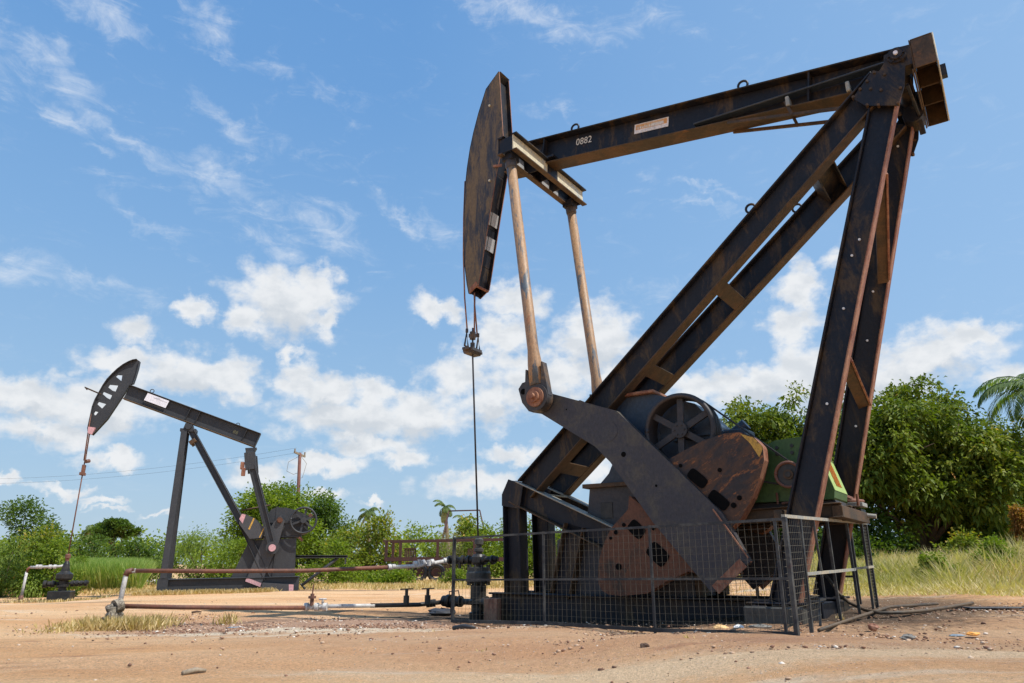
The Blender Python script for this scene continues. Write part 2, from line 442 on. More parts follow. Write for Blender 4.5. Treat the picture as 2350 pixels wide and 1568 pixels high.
    def build(self, name, mats, parent=None, bevel=0, bmi=-1, loc=None):
        me = bpy.data.meshes.new(name)
        me.from_pydata(self.v, [], self.f)
        if not isinstance(mats, (list, tuple)): mats = [mats]
        for m_ in mats: me.materials.append(M[m_] if isinstance(m_, str) else m_)
        me.polygons.foreach_set('material_index', self.mi)
        me.polygons.foreach_set('use_smooth', self.sm)
        me.update()
        import bmesh
        bm = bmesh.new(); bm.from_mesh(me)
        bmesh.ops.recalc_face_normals(bm, faces=bm.faces[:]); bm.to_mesh(me); bm.free()
        o = bpy.data.objects.new(name, me); coll.objects.link(o)
        if parent is not None: o.parent = parent
        if loc: o.location = loc
        if bevel:
            md = o.modifiers.new('edge', 'BEVEL'); md.width = bevel; md.segments = 1; md.limit_method = 'ANGLE'
            if bmi >= 0: md.material = bmi
        return o


def tag(o, label, cat, group=None, kind=None):
    if label: o['label'] = label
    if cat: o['category'] = cat
    if group: o['group'] = group
    if kind: o['kind'] = kind
    return o


def empty(name, loc, rz=0.0):
    e = bpy.data.objects.new(name, None); e.empty_display_size = .3
    e.location = loc; e.rotation_euler = (0, 0, rz); coll.objects.link(e)
    return e


def text_mesh(name, s, size, mat, parent, loc, rot, ext=.002, sx=1.0):
    cu = bpy.data.curves.new(name, 'FONT'); cu.body = s; cu.size = size; cu.extrude = ext; cu.space_character = 1.05
    t = bpy.data.objects.new(name, cu); coll.objects.link(t)
    dg = bpy.context.evaluated_depsgraph_get()
    me = bpy.data.meshes.new_from_object(t.evaluated_get(dg))
    bpy.data.objects.remove(t)
    me.transform(Matrix.Diagonal((sx, 1, 1, 1)))
    me.materials.clear(); me.materials.append(M[mat])
    o = bpy.data.objects.new(name, me); coll.objects.link(o); o.parent = parent
    o.location = loc; o.rotation_euler = rot
    return o


def on_plane(px, py, O, A, v):
    nx, ny = -math.sin(A), math.cos(A)
    r = ray(px, py)
    t = (O[0] * nx + O[1] * ny + v) / (r[0] * nx + r[1] * ny)
    dx, dy = r[0] * t - O[0], r[1] * t - O[1]
    return (dx * math.cos(A) + dy * math.sin(A), CAM_H + r[2] * t)


def bq(px, py, v): return on_plane(px, py, BO, BA, v)
def sq(px, py, v): return on_plane(px, py, SO, SA, v)


# ================================================================== LARGE PUMPING UNIT
big = empty('pumpjack', (BO[0], BO[1], 0), BA)
tag(big, 'huge dark rust-streaked oil pumpjack with front crank arms, standing inside the wire mesh cage', 'pumpjack')

# skid
m = MB()
for v in (-.52, .52):
    m.ibeam((.7, v, .27), (6.2, v, .27), .52, .24, .03, .03)
for u in (.8, 2.0, 3.3, 4.6):
    m.bar((u, -.5, .3), (u, .5, .3), .2, .36)
for u in (5.6, 6.05):
    m.bar((u, -1.36, .32), (u, 1.36, .32), .2, .34)
m.box(5.42, 6.2, -1.34, -1.04, .5, .53); m.box(5.42, 6.2, 1.04, 1.34, .5, .53)
m.build('skid_base', ['oil_steel', 'rust_edge'], big, .012)
m = MB(); m.box(5.4, 6.16, -1.40, -.98, .04, .48); m.build('footing_block', ['oily_grey'], big, .02)
m = MB(); m.box(5.4, 6.16, .98, 1.40, .04, .48); m.build('footing_block', ['oily'], big, .02)
m = MB(); m.box(.72, 1.0, -.78, -.65, -.02, .44); m.build('skid_end_plate', ['rust_edge'], big, .01)

# rear posts (samson post)
for s in (-1, 1):
    m = MB()
    p0 = (5.89, s * 1.19, .5); p1 = (8.06, s * .66, 7.86)
    m.ibeam(p0, p1, .38, .20, .028, .02, 0, 1, (0, 1, 0), 0)  # front flange given the dark web steel, its shade painted in
    # daylight through holes in the web, painted on as small white pins
    o = m.build('rear_post', ['oil_steel', 'rust_edge', 'rust_edge'], big, .01)
    mm = MB()
    for tpos, dz in ((.95, .0), (.665, .03), (.635, -.03), (.53, .0), (.35, .03)):
        a = Vector(p0).lerp(Vector(p1), tpos) + Vector((dz, 0, 0))
        mm.cyl(a + Vector((0, -s * .0 - .03, 0)), a + Vector((0, .03, 0)), .018, n=8)
    mm.build('bolt_or_light_pin', 'plastic_white', o)
# front diagonal legs
DB = {}
for s in (-1, 1):
    m = MB()
    p0 = Vector((1.42, s * .46, 2.27)); p1 = Vector((7.99, s * .66, 7.90)); DB[s] = (p0, p1)
    m.ibeam(p0, p1, .43, .25, .03, .02, 0, 1, (0, 1, 0), 0)
    o = m.build('diagonal_leg', ['oil_steel', 'brown_steel'], big, .01)
    e = MB(); c = p0.lerp(p1, .70 if s < 0 else .77) + Vector((-.14, 0, .19))
    e.torus(c + Vector((-.03, 0, .05)), (0, 1, 0), .075, .02, 14, 6)
    e.build('lifting_eye', 'oil_steel', o)
# members between the two diagonals
for tt, wd in ((.075, .3), (.34, .34), (.545, .34), (.835, .5)):
    a = DB[-1][0].lerp(DB[-1][1], tt); c = DB[1][0].lerp(DB[1][1], tt)
    d = (DB[-1][1] - DB[-1][0]).normalized(); pz = Vector((-d[2], 0, d[0]))
    m = MB()
    if tt > .7:
        m.ibeam(a + Vector((0, .02, 0)), c - Vector((0, .02, 0)), .36, .30, .022, .02, right=pz)
    else:
        m.bar(a + Vector((0, .05, 0)) - pz * .1, c - Vector((0, .05, 0)) - pz * .1, .02, .22, right=d)
        m.bar(a + Vector((0, .05, 0)) + d * .12 - pz * .2, c - Vector((0, .05, 0)) + d * .12 - pz * .2, .25, .02, right=d)
    m.build('cross_member', 'oil_steel' if tt > .7 else 'brown_steel', big, .006)
# braces between rear posts
for z0, z1 in ((6.45, 5.35), (3.75, 3.45)):
    def pp(s, z):
        t = (z - .5) / 7.36
        return Vector((5.89, s * 1.19, .5)).lerp(Vector((8.06, s * .66, 7.86)), t) + Vector((.17, 0, -.03))
    m = MB(); m.bar(pp(-1, z0) + Vector((0, .1, 0)), pp(1, z1) - Vector((0, .1, 0)), .03, .16, right=(1, 0, .3))
    m.bar(pp(-1, z0) + Vector((-.08, .1, -.07)), pp(1, z1) - Vector((.08, .1, .07)), .16, .02, 1, right=(1, 0, .3))
    m.build('post_brace', ['rust_edge', 'brown_steel'], big, .004)
# gusset plates with bolts
for s in (-1, 1):
    v0 = s * .815
    poly = [bq(2003, 164, -.8), bq(2018, 166, -.8), bq(2034, 140, -.8), bq(2078, 148, -.8), bq(2076, 200, -.8), bq(2061, 244, -.8), bq(1987, 245, -.8), bq(1957, 228, -.8)]
    m = MB(); m.prism(poly, v0 - .012, v0 + .012)
    g = m.build('gusset_plate', ['oil_steel'], big, .006)
    mm = MB()
    for p in ((2007, 169), (1991, 189), (1975, 207), (1999, 206), (2023, 209), (2031, 173), (2067, 204), (1959, 225), (1991, 243), (2017, 243), (2062, 238)):
        u_, z_ = bq(p[0], p[1] + 1, -.8)
        mm.cyl((u_, v0 - .04, z_), (u_, v0 + .04, z_), .022, n=6)
    mm.build('bolt_or_light_pin', 'brown_steel', g)
# front columns, top struts, inclined struts
for s in (-1, 1):
    v = s * .47
    m = MB(); m.ibeam((1.19, v, .5), (1.15, v, 2.02), .36, .26, .025, .02, 0, 0, (0, 1, 0))
    m.build('front_column', ['oil_steel'], big, .01)
    m = MB(); m.prism([(.96, 2.0), (.96, 2.2), (1.10, 2.46), (1.42, 2.34), (1.34, 1.93)], v - .13, v - .105)
    m.prism([(.96, 2.0), (.96, 2.2), (1.10, 2.46), (1.42, 2.34), (1.34, 1.93)], v + .105, v + .13)
    m.prism([(.96, 2.0), (.965, 2.2), (1.10, 2.455), (1.12, 2.42), (.99, 2.17), (.98, 2.0)], v - .10, v + .10)
    m.build('column_head', ['oil_steel'], big, .008)
    m = MB(); m.ibeam((1.18, v, 2.24), (3.35, v, 1.27), .40, .28, .025, .02, 0, 1, (0, 1, 0), 2)
    m.build('top_strut', ['oil_steel', 'brown_steel', 'cage_light'], big, .008)
    m = MB(); m.ibeam((2.12, v, .5), (2.42, v, 1.62), .38, .26, .025, .02, 0, 1, (0, 1, 0))
    m.build('inclined_strut', ['oil_steel', 'brown_steel'], big, .008)
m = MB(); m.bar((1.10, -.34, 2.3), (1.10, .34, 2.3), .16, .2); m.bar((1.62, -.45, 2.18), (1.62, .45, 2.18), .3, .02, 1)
m.build('column_tie', ['oil_steel', 'cream_paint_lit'], big)

# walking beam
bm_ = MB()
P0 = Vector((.72, 0, 9.36)); P1 = Vector((8.38, 0, 8.38))
mtx, L = bm_.frame(P0, P1, right=(0, 1, 0))
bm_.box(0, L, -.2, .2, .28, .31, 0, mtx)
bm_.box(0, L, -.2, .2, -.31, -.28, 1, mtx)
bm_.box(0, L, -.016, .016, -.28, .28, 0, mtx)
for x in (.95, 6.2): bm_.box(x, x + .03, -.195, .195, -.28, .28, 0, mtx)
for s in (-1, 1):   # long wedge stiffener towards the bearing, and small brackets
    bm_.bar((4.9, s * .11, 8.62), (8.15, s * .14, 8.50), .19, .03, 2)
    for px, py in ((1807, 229), (1945, 195)):
        u_, z_ = bq(px, py, -.2); bm_.box(u_ - .03, u_ + .03, s * .02 if s > 0 else -.24, .24 if s > 0 else -.02, z_ - .13, z_ + .05, 3)
walk = bm_.build('walking_beam', ['oil_steel', 'brown_steel', 'housing_blue', 'cage_light'], big, .012, -1)
for s in (-1, 1):
    m = MB(); m.bar((5.5, s * .17, 8.42), (8.1, s * .2, 7.78), .04, .05)
    m.bar((6.5, s * .18, 8.43), (6.58, s * .18, 8.14), .07, .05)
    m.build('truss_rod', 'brown_steel', walk)
for px, py in ((1320, 296), (1705, 198)):
    u_, z_ = bq(px, py, 0)
    m = MB(); m.torus((u_, 0, z_ + .02), (0, 1, 0), .085, .022, 14, 6); m.build('lifting_eye', 'oil_steel', walk)
ang = -math.atan2(P0[2] - P1[2], P1[0] - P0[0])
# name plate and number on the near web
c1 = bq(1455, 307, -.03); c2 = bq(1533, 290, -.03); c3 = bq(1534, 270, -.03); c4 = bq(1455, 288, -.03)
pw = math.hypot(c2[0] - c1[0], c2[1] - c1[1]); ph = .2
pmx = Matrix.Translation((c1[0], -.024, c1[1] - .01)) @ Matrix.Rotation(-ang, 4, 'Y')
m = MB(); m.box(0, pw, -.004, .004, 0, ph, 0, pmx); m.box(.03, pw - .03, -.008, -.0045, .075, ph - .02, 1, pmx)
m.box(pw * .5, pw - .1, -.0095, -.0082, .08, ph - .06, 3, pmx)
rr = random.Random(3)
x = .06
while x < pw - .08:   # faded illegible lettering of the plate
    w_ = rr.choice((.012, .02, .028)); m.box(x, x + w_, -.0115, -.0098, .082, .082 + rr.uniform(.035, .065), 2, pmx); x += w_ + .018
m.build('name_plate', ['white_plate_pale', 'orange_band', 'white_marks', 'white_plate_pale'], walk)
n1 = bq(1321, 334, -.03)
text_mesh('unit_number', '0882', .21, 'white_marks', walk, (n1[0], -.026, n1[1]), (math.pi / 2, -ang, 0), sx=.85)

# rear bearing box, bearings and the cross box
for s in (-1, 1):
    m = MB()
    bc = (8.22, 8.13)
    m.cyl((bc[0], s * .50, bc[1]), (bc[0], s * .86, bc[1]), .125, n=20, mi=0)
    m.cyl((bc[0], s * .86, bc[1]), (bc[0], s * .90, bc[1]), .085, n=16, mi=0)
    m.cyl((bc[0], s * .90, bc[1]), (bc[0], s * .93, bc[1]), .03, n=10, mi=1)
    m.prism([(8.02, 7.98), (8.17, 7.95), (8.40, 7.95), (8.41, 8.27), (8.25, 8.30), (8.06, 8.24)], s * .52, s * .78, 0)
    for a in range(6):
        an = a * math.pi / 3
        m.cyl((bc[0] + .10 * math.cos(an), s * .86, bc[1] + .10 * math.sin(an)), (bc[0] + .10 * math.cos(an), s * .885, bc[1] + .10 * math.sin(an)), .014, n=6)
    m.build('post_bearing', ['oil_steel', 'white_plate'], big, .006)
m = MB(); m.cyl((8.22, -.5, 8.13), (8.22, .5, 8.13), .11, n=16)
m.build('centre_shaft', 'oil_steel', big)
m = MB()
U0, U1, Z0, Z1, VV = 8.40, 8.72, 7.86, 8.36, .78
VF = 1.0
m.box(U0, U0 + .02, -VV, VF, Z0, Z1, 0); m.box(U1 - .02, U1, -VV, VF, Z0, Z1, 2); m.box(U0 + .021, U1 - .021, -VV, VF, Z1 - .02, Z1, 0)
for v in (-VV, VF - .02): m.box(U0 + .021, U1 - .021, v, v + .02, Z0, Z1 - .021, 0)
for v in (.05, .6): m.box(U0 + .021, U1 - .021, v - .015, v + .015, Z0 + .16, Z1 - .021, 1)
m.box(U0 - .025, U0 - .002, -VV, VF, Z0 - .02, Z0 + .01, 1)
m.build('counter_box', ['brown_steel', 'brown_steel', 'cream_paint_lit'], walk, .008)  # rear wall in cream, its sunlit tone put into the colour
m = MB(); m.box(8.725, 8.80, .02, .12, 8.1, 8.3); m.build('box_lug', 'oil_steel', walk)
m = MB(); m.bar((8.3, .3, 8.2), (8.33, .62, 7.55), .08, .08); m.bar((8.28, -.55, 7.78), (8.34, .6, 7.78), .04, .04); m.cyl((8.25, .40, 7.85), (8.25, .74, 7.85), .15, n=18)
m.build('bearing_link', 'oil_steel', big, .006)

# horse head
HO = [(1145.3, 163.7), (1116.6, 203.5), (1099, 259.7), (1088, 302), (1080, 339.5), (1073, 385), (1069.6, 419), (1067, 455), (1066, 494), (1065.6, 547), (1067, 605), (1072.7, 652), (1077, 674)]
HB = [(1097.5, 653.6), (1106, 605), (1119.5, 517), (1140, 393), (1155, 325)]
front = [bq(*p, -.2) for p in HO]; back = [bq(*p, -.2) for p in HB]
poly = front + back
m = MB()
m.prism(poly, -.2, -.178, 0, 1); m.prism(poly, .178, .2, 2, 1)
fr = front + []
inn = [(u_ + .03, z_) for u_, z_ in fr]
for i in range(len(fr) - 1):     # curved front plate
    a, b_, c, d = fr[i], fr[i + 1], inn[i + 1], inn[i]
    m.prism([a, b_, c, d], -.176, .176, 2)
ft = [(u_ - .022, z_) for u_, z_ in fr]
for i in range(len(fr) - 1):     # wire-line track with raised edges
    m.prism([ft[i], ft[i + 1], fr[i + 1], fr[i]], -.2, -.15, 2); m.prism([ft[i], ft[i + 1], fr[i + 1], fr[i]], .15, .2, 2)
# inner web set back from the rear edge
for i in range(len(back) - 1):
    a, c = back[i], back[i + 1]
    m.prism([(a[0] - .10, a[1]), (c[0] - .10, c[1]), (c[0] - .08, c[1]), (a[0] - .08, a[1])], -.176, .176, 2)
a = back[-1]; t_ = front[0]
m.prism([(a[0] - .12, a[1]), (t_[0] - .10, t_[1] - .15), (t_[0] - .08, t_[1] - .15), (a[0] - .10, a[1])], -.176, .176, 2)
head = m.build('horsehead', ['head_steel', 'rust_edge', 'oil_steel'], big, .008, -1)
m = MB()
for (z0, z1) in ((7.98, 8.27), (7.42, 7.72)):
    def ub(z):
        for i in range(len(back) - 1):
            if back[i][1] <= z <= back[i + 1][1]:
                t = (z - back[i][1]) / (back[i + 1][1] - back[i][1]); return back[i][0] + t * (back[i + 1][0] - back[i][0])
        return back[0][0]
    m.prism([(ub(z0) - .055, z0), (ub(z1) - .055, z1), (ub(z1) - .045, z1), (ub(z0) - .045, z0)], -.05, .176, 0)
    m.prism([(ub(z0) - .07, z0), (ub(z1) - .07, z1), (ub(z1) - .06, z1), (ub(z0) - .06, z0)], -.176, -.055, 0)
m.build('painted_sun_patch', ['sun_patch_grey'], head)  # squares of sunlight painted inside the head
m = MB(); u_, z_ = back[0]; m.cyl((u_ - .04, -.19, z_ - .02), (u_ - .04, .19, z_ - .02), .03, n=10); m.prism([front[-1], (back[0][0], back[0][1]), (back[0][0] - .06, back[0][1] + .09), (front[-1][0] + .02, front[-1][1] + .12)], -.208, -.201, 1)
m.build('wireline_pin', ['rust_edge', 'rust_edge'], head)
m = MB()
for px, py in ((1124, 243), (1124, 415)):
    q = bq(px, py, -.2); m.cyl((q[0], -.225, q[1]), (q[0], -.2, q[1]), .028, n=8)
q = bq(1143, 380, -.2); m.bar((q[0] - .1, -.23, q[1]), (q[0] + .12, -.23, q[1] - .05), .03, .05, 1)
m.build('bolt_or_light_pin', ['cream_paint_lit', 'rust_edge'], head)

# equaliser beam across, below the walking beam
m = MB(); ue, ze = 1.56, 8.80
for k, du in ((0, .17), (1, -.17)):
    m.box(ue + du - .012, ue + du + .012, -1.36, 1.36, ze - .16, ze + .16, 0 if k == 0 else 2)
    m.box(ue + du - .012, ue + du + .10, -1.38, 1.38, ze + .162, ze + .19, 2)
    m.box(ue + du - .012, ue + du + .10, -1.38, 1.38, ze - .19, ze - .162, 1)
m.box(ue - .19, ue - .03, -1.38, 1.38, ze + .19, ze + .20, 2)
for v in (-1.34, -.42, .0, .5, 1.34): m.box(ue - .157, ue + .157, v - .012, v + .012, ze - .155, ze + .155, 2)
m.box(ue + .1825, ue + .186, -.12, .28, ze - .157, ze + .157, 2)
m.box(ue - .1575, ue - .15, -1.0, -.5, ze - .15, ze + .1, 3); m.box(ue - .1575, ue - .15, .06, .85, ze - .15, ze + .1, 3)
eq = m.build('equalizer_beam', ['cream_paint_lit', 'brown_steel', 'oil_steel', 'sun_patch_grey'], big, .005)  # rear plate coloured as sunlit, grey patches as sunlight through gaps
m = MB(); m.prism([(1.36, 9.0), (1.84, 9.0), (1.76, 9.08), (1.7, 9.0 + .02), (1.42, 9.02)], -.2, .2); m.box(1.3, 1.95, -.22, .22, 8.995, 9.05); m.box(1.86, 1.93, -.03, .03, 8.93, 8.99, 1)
m.build('equalizer_bearing', ['oil_steel', 'cream_paint_lit'], big, .006)
# pitman arms
for s in (-1, 1):
    v = s * 1.15
    pt = Vector((1.53, s * 1.16, 8.62)); pb = Vector((2.10, v, 3.95))
    m = MB(); d = (pb - pt)
    m.tube([pt, pt + d * .045, pt + d * .05, pt + d * .055], [.115, .115, .11, .10], 18, 1)
    m.tube([pt + d * .05, pt + d * .86, pt + d * .92, pt + d], [.098, .10, .128, .135], 20, 0)
    m.build('pitman_arm', ['pitman_tan', 'pitman_dark'], big)
    m = MB()
    m.bar((1.53, v - .13, 8.6), (1.53, v + .13, 8.6), .24, .16, 0)
    m.build('pitman_cap', ['oil_steel'], big, .01)
    m = MB(); c = Vector((2.12, v, 3.72))
    m.cyl(c + Vector((0, -.10, 0)), c + Vector((0, .10, 0)), .235, n=26, mi=0)
    o_ = s
    m.cyl(c + Vector((0, o_ * .10, 0)), c + Vector((0, o_ * .13, 0)), .17, n=22, mi=1)
    m.cyl(c + Vector((0, o_ * .13, 0)), c + Vector((0, o_ * .18, 0)), .10, n=18, mi=1)
    m.cyl(c + Vector((0, o_ * .18, 0)), c + Vector((0, o_ * .25, 0)), .055, n=6, mi=1)
    m.prism([(1.88, 3.74), (2.12, 3.58), (2.36, 3.74), (2.32, 3.98), (2.25, 4.34), (2.22, 4.34), (2.22, 4.02), (1.97, 4.04), (1.93, 4.24), (1.90, 4.24)], v - .07, v + .07, 0)
    m.build('pitman_bearing', ['pitman_dark', 'rust_edge'], big, .006)
    m = MB(); m.cyl((2.12, s * .8, 3.72), (2.12, s * 1.06, 3.72), .09, n=14); m.build('crank_pin', 'pitman_dark', big)
# cranks with counterweights
CR = [(1.60, 3.98), (1.68, 4.08), (1.80, 4.10), (1.92, 4.03), (2.12, 3.87), (3.51, 3.36), (5.11, 1.68), (5.43, 1.03), (4.86, .61), (4.04, 1.59), (3.36, 2.55), (3.1, 2.82), (2.06, 3.49), (1.82, 3.55), (1.68, 3.72)]
CU = [(4.22, 2.48), (4.63, 2.66), (4.89, 2.76), (5.2, 2.83), (5.42, 2.83), (5.62, 2.75), (5.74, 2.59), (5.74, 2.40), (5.65, 2.15), (5.52, 1.89), (5.34, 1.62), (5.14, 1.45), (4.95, 1.5), (4.0, 2.45)]
CL = [(3.63, 2.02), (3.60, 1.81), (3.3, 1.54), (3.18, 1.35), (3.08, 1.12), (3.04, .92), (3.04, .71), (3.10, .61), (3.2, .56), (3.42, .54), (3.84, .585), (4.12, .74), (4.5, .9), (4.75, .85), (4.0, 1.72)]


def hole_plate(m, poly, holes, v0, v1, mi):
    m.prism(poly, v0, v1, mi)


for s in (-1, 1):
    vo, vi = s * 1.0, s * .87
    m = MB(); m.prism(CR, min(vo, vi), max(vo, vi), 0, 0)
    co = m.build('crank_arm', ['crank_steel', 'rust_edge'], big, .012, 1)
    m = MB(); c = bq(1395, 990, -1.0)
    m.cyl((c[0], s * .86, c[1]), (c[0], s * 1.006, c[1]), .17, n=28)
    m.cyl((c[0], s * .80, c[1]), (c[0], s * .865, c[1]), .3, n=28)
    m.build('crank_hub', ['crank_steel'], co, .005)
    m = MB()
    for px, py, r in ((1431, 1043, .042), (1506, 1115, .02), (1300, 940, .012), (1201, 899, .055)):
        q = bq(px, py, -1.0); m.cyl((q[0], s * .9, q[1]), (q[0], s * 1.004, q[1]), r, n=14)
    m.build('bolt_hole', ['void'], co)
    for poly, nm, mt in ((CU, 'counterweight', 'rust_plate'), (CL, 'counterweight', 'rust_plate_low')):
        m = MB(); a_, b_ = s * .93, s * .70
        m.prism(poly, min(a_, b_), max(a_, b_), 0, 1)
        # raised rim along the outer edge
        w = m.build(nm, [mt, 'rust_edge'], big, .02, -1)
        mm = MB()
        if poly is CU:
            hs = [(1733, 1194 - 62, 0)]
            for px, py, r, el_ in ((1741, 1, 0, 0),):
                pass
            sl = [(1601, 1098, .16, .085), (1650, 1148, .16, .085)]; rd = [(1562, 1069, .028), (1652, 1079, .032), (1565, 1099, .05), (1599, 1137, .035), (1615, 1145, .035), (1697, 1143, .035), (1684, 1160, .04)]
        else:
            sl = [(1461, 1215, .14, .10), (1510, 1272, .17, .12)]; rd = [(1414, 1222, .035), (1402, 1235, .025), (1432, 1205, .03), (1500, 1213, .03), (1420, 1301, .05)]
        for px, py, ra, rb in sl:
            q = bq(px, py, -.93); pts = []
            for k in range(16):
                an = 2 * math.pi * k / 16; x_ = ra * max(-1, min(1, 1.25 * math.cos(an))); y_ = rb * max(-1, min(1, 1.25 * math.sin(an)))
                ca, sa_ = math.cos(-.75), math.sin(-.75); pts.append((q[0] + x_ * ca - y_ * sa_, q[1] + x_ * sa_ + y_ * ca))
            mm.prism(pts, s * .94 - .004, s * .94 - .001 + .003)
        for px, py, r in rd:
            q = bq(px, py, -.93); mm.cyl((q[0], s * .932, q[1]), (q[0], s * .942, q[1]), r, n=14)
        mm.build('slot_hole', ['void'], w)
        if poly is CU:
            mm = MB(); q = [bq(1699, 996, -.93), bq(1728, 1004, -.93), bq(1752, 1027, -.93), bq(1743, 1050, -.93), bq(1722, 1018, -.93)]
            mm.prism(q, s * .936 - .003, s * .936 + .003); mm.build('yellow_patch', ['yellow_paint'], w)
    # seam plate at the end of the crank
    m = MB(); m.bar((4.92, s * 1.02, .66), (5.34, s * 1.02, 1.02), .02, .14, 0); m.bar((4.98, s * 1.03, 1.75), (5.42, s * 1.03, 1.08), .02, .02, 1)
    m.build('end_rib', ['rust_edge', 'rust_edge'], co)

# gear reducer, its pedestal and the sheave
m = MB()
m.prism([(2.30, .53), (2.62, 1.9), (2.66, 2.22), (4.1, 2.22), (4.3, 1.9), (4.4, .53)], -.42, .42, 0)
m.box(2.86, 3.08, -.43, -.421, 1.72, 1.98, 1)
m.box(2.56, 4.25, -.5, .5, 2.222, 2.29, 2)
m.build('pedestal', ['gear_dark', 'oily', 'brown_steel'], big, .015)
m = MB()
m.prism([(2.86, 2.3), (3.02, 2.45), (3.12, 2.65), (3.12, 2.95), (3.12, 3.35), (3.3, 3.7), (3.9, 3.7), (4.6, 3.45), (4.9, 3.1), (4.8, 2.5), (4.5, 2.3)], -.40, .40, 0)
m.prism([(3.02, 2.92), (3.02, 3.0), (4.98, 3.0), (4.98, 2.92)], -.46, .46, 0)
m.box(3.1, 3.95, -.5, .52, 3.702, 3.76, 1)
m.cyl((3.34, -.80, 3.04), (3.34, .80, 3.04), .22, n=22); m.cyl((4.46, -.62, 2.985), (4.46, .5, 2.985), .09, n=14)
for v in (-.2, .2):
    m.prism([(3.2, 3.0), (3.25, 3.55), (3.29, 3.55), (3.24, 3.0)], v - .22, v + .22)
for k in range(6): m.box(3.1 + k * .3, 3.01 + k * .3, -.45, -.41, 2.86, 3.06)
m.build('gear_reducer', ['housing_blue', 'rust_edge'], big, .015)
m = MB(); cs = (4.46, 2.985); Rr = .565
m.torus((cs[0], -.78, cs[1]), (0, 1, 0), Rr - .025, .04, 48, 8, 0)
n = 48
for (ra, rb, va, vb) in ((Rr - .005, Rr - .06, -.78, -.46),):
    vs = []
    for k in range(n):
        an = 2 * math.pi * k / n
        for r_, v_ in ((ra, va), (ra, vb), (rb, vb), (rb, va)): vs.append((cs[0] + r_ * math.cos(an), v_, cs[1] + r_ * math.sin(an)))
    fs = []
    for k in range(n):
        a4, b4 = 4 * k, 4 * ((k + 1) % n)
        for j in range(4): fs.append((a4 + j, a4 + (j + 1) % 4, b4 + (j + 1) % 4, b4 + j))
    m.add(vs, fs, 0)
for dv in (-.69, -.63, -.57): m.torus((cs[0], dv, cs[1]), (0, 1, 0), Rr - .005, .018, 48, 6, 1)
rim = m.build('sheave_rim', ['sheave', 'oily'], big)
m = MB(); m.cyl((cs[0], -.78, cs[1]), (cs[0], -.50, cs[1]), .125, n=22)
for k in range(6):
    an = math.radians(88 + 60 * k); d = Vector((math.cos(an), 0, math.sin(an)))
    m.bar(Vector((cs[0], -.70, cs[1])) + d * .1, Vector((cs[0], -.70, cs[1])) + d * (Rr - .04), .05, .10, right=(0, 1, 0))
for k in range(6):
    an = k * math.pi / 3; m.cyl((cs[0] + .08 * math.cos(an), -.8, cs[1] + .08 * math.sin(an)), (cs[0] + .08 * math.cos(an), -.78, cs[1] + .08 * math.sin(an)), .014, n=6)
m.build('sheave_spokes', ['sheave'], rim, .004)
# belts
m = MB(); pc = (6.00, 2.20); pr = .15
da = math.atan2(pc[1] - cs[1], pc[0] - cs[0]); D = math.hypot(pc[0] - cs[0], pc[1] - cs[1]); al = math.asin((Rr - pr) / D)
for v in (-.69, -.63, -.57):
    na = da + math.pi / 2 - al; nb = da - math.pi / 2 + al
    for nn in (na, nb):
        a = (cs[0] + Rr * math.cos(nn), v, cs[1] + Rr * math.sin(nn)); c = (pc[0] + pr * math.cos(nn), v, pc[1] + pr * math.sin(nn))
        m.bar(a, c, .03, .02)
m.build('drive_belt', ['belt'], big)
m = MB(); m.cyl((pc[0], -.74, pc[1]), (pc[0], -.52, pc[1]), pr, n=24); m.torus((pc[0], -.75, pc[1]), (0, 1, 0), pr + .02, .022, 26, 8, 1); m.cyl((pc[0], -.78, pc[1]), (pc[0], -.3, pc[1]), .04, n=10); m.cyl((pc[0], -.765, pc[1]), (pc[0], -.74, pc[1]), .07, n=12, mi=2)
m.build('engine_pulley', ['oily', 'brown_pipe', 'brown_steel'], big)
# platform carrying the engine
m = MB()
for v in (-.62, .1, .95): m.ibeam((4.4, v, 1.62), (6.62, v, 1.70), .20, .12, .02, .015)
m.bar((4.6, -.7, 1.60), (4.6, 1.1, 1.60), .14, .16); m.bar((6.56, -.66, 1.68), (6.56, 1.3, 1.68), .14, .16); m.bar((5.9, -1.1, 1.63), (5.9, 1.1, 1.63), .12, .14)
m.box(4.3, 4.5, -.4, -.2, .53, 1.55); m.box(4.3, 4.5, .6, .8, .53, 1.55)
m.build('engine_platform', ['brown_steel'], big, .008)
m = MB(); q = bq(1945, 1165, .9)
m.box(6.25, 6.66, .72, 1.12, 1.83, 1.89, 0); m.box(6.2, 6.5, .35, 1.2, 1.95, 1.99, 1); m.cyl((6.3, .5, 1.95), (6.6, 1.15, 1.93), .03, n=8, mi=1); m.cyl((6.62, .6, 1.83), (6.62, .6, 2.0), .022, n=8, mi=1); m.cyl((6.52, 1.1, 1.83), (6.52, 1.1, 1.98), .03, n=8, mi=1); m.box(6.3, 6.62, .78, 1.15, 1.62, 1.80, 2); m.cyl((6.6, 1.2, 1.72), (6.75, 1.2, 1.70), .035, n=8)
m.build('belt_tensioner', ['cage_light', 'brown_pipe', 'oily'], big, .004)
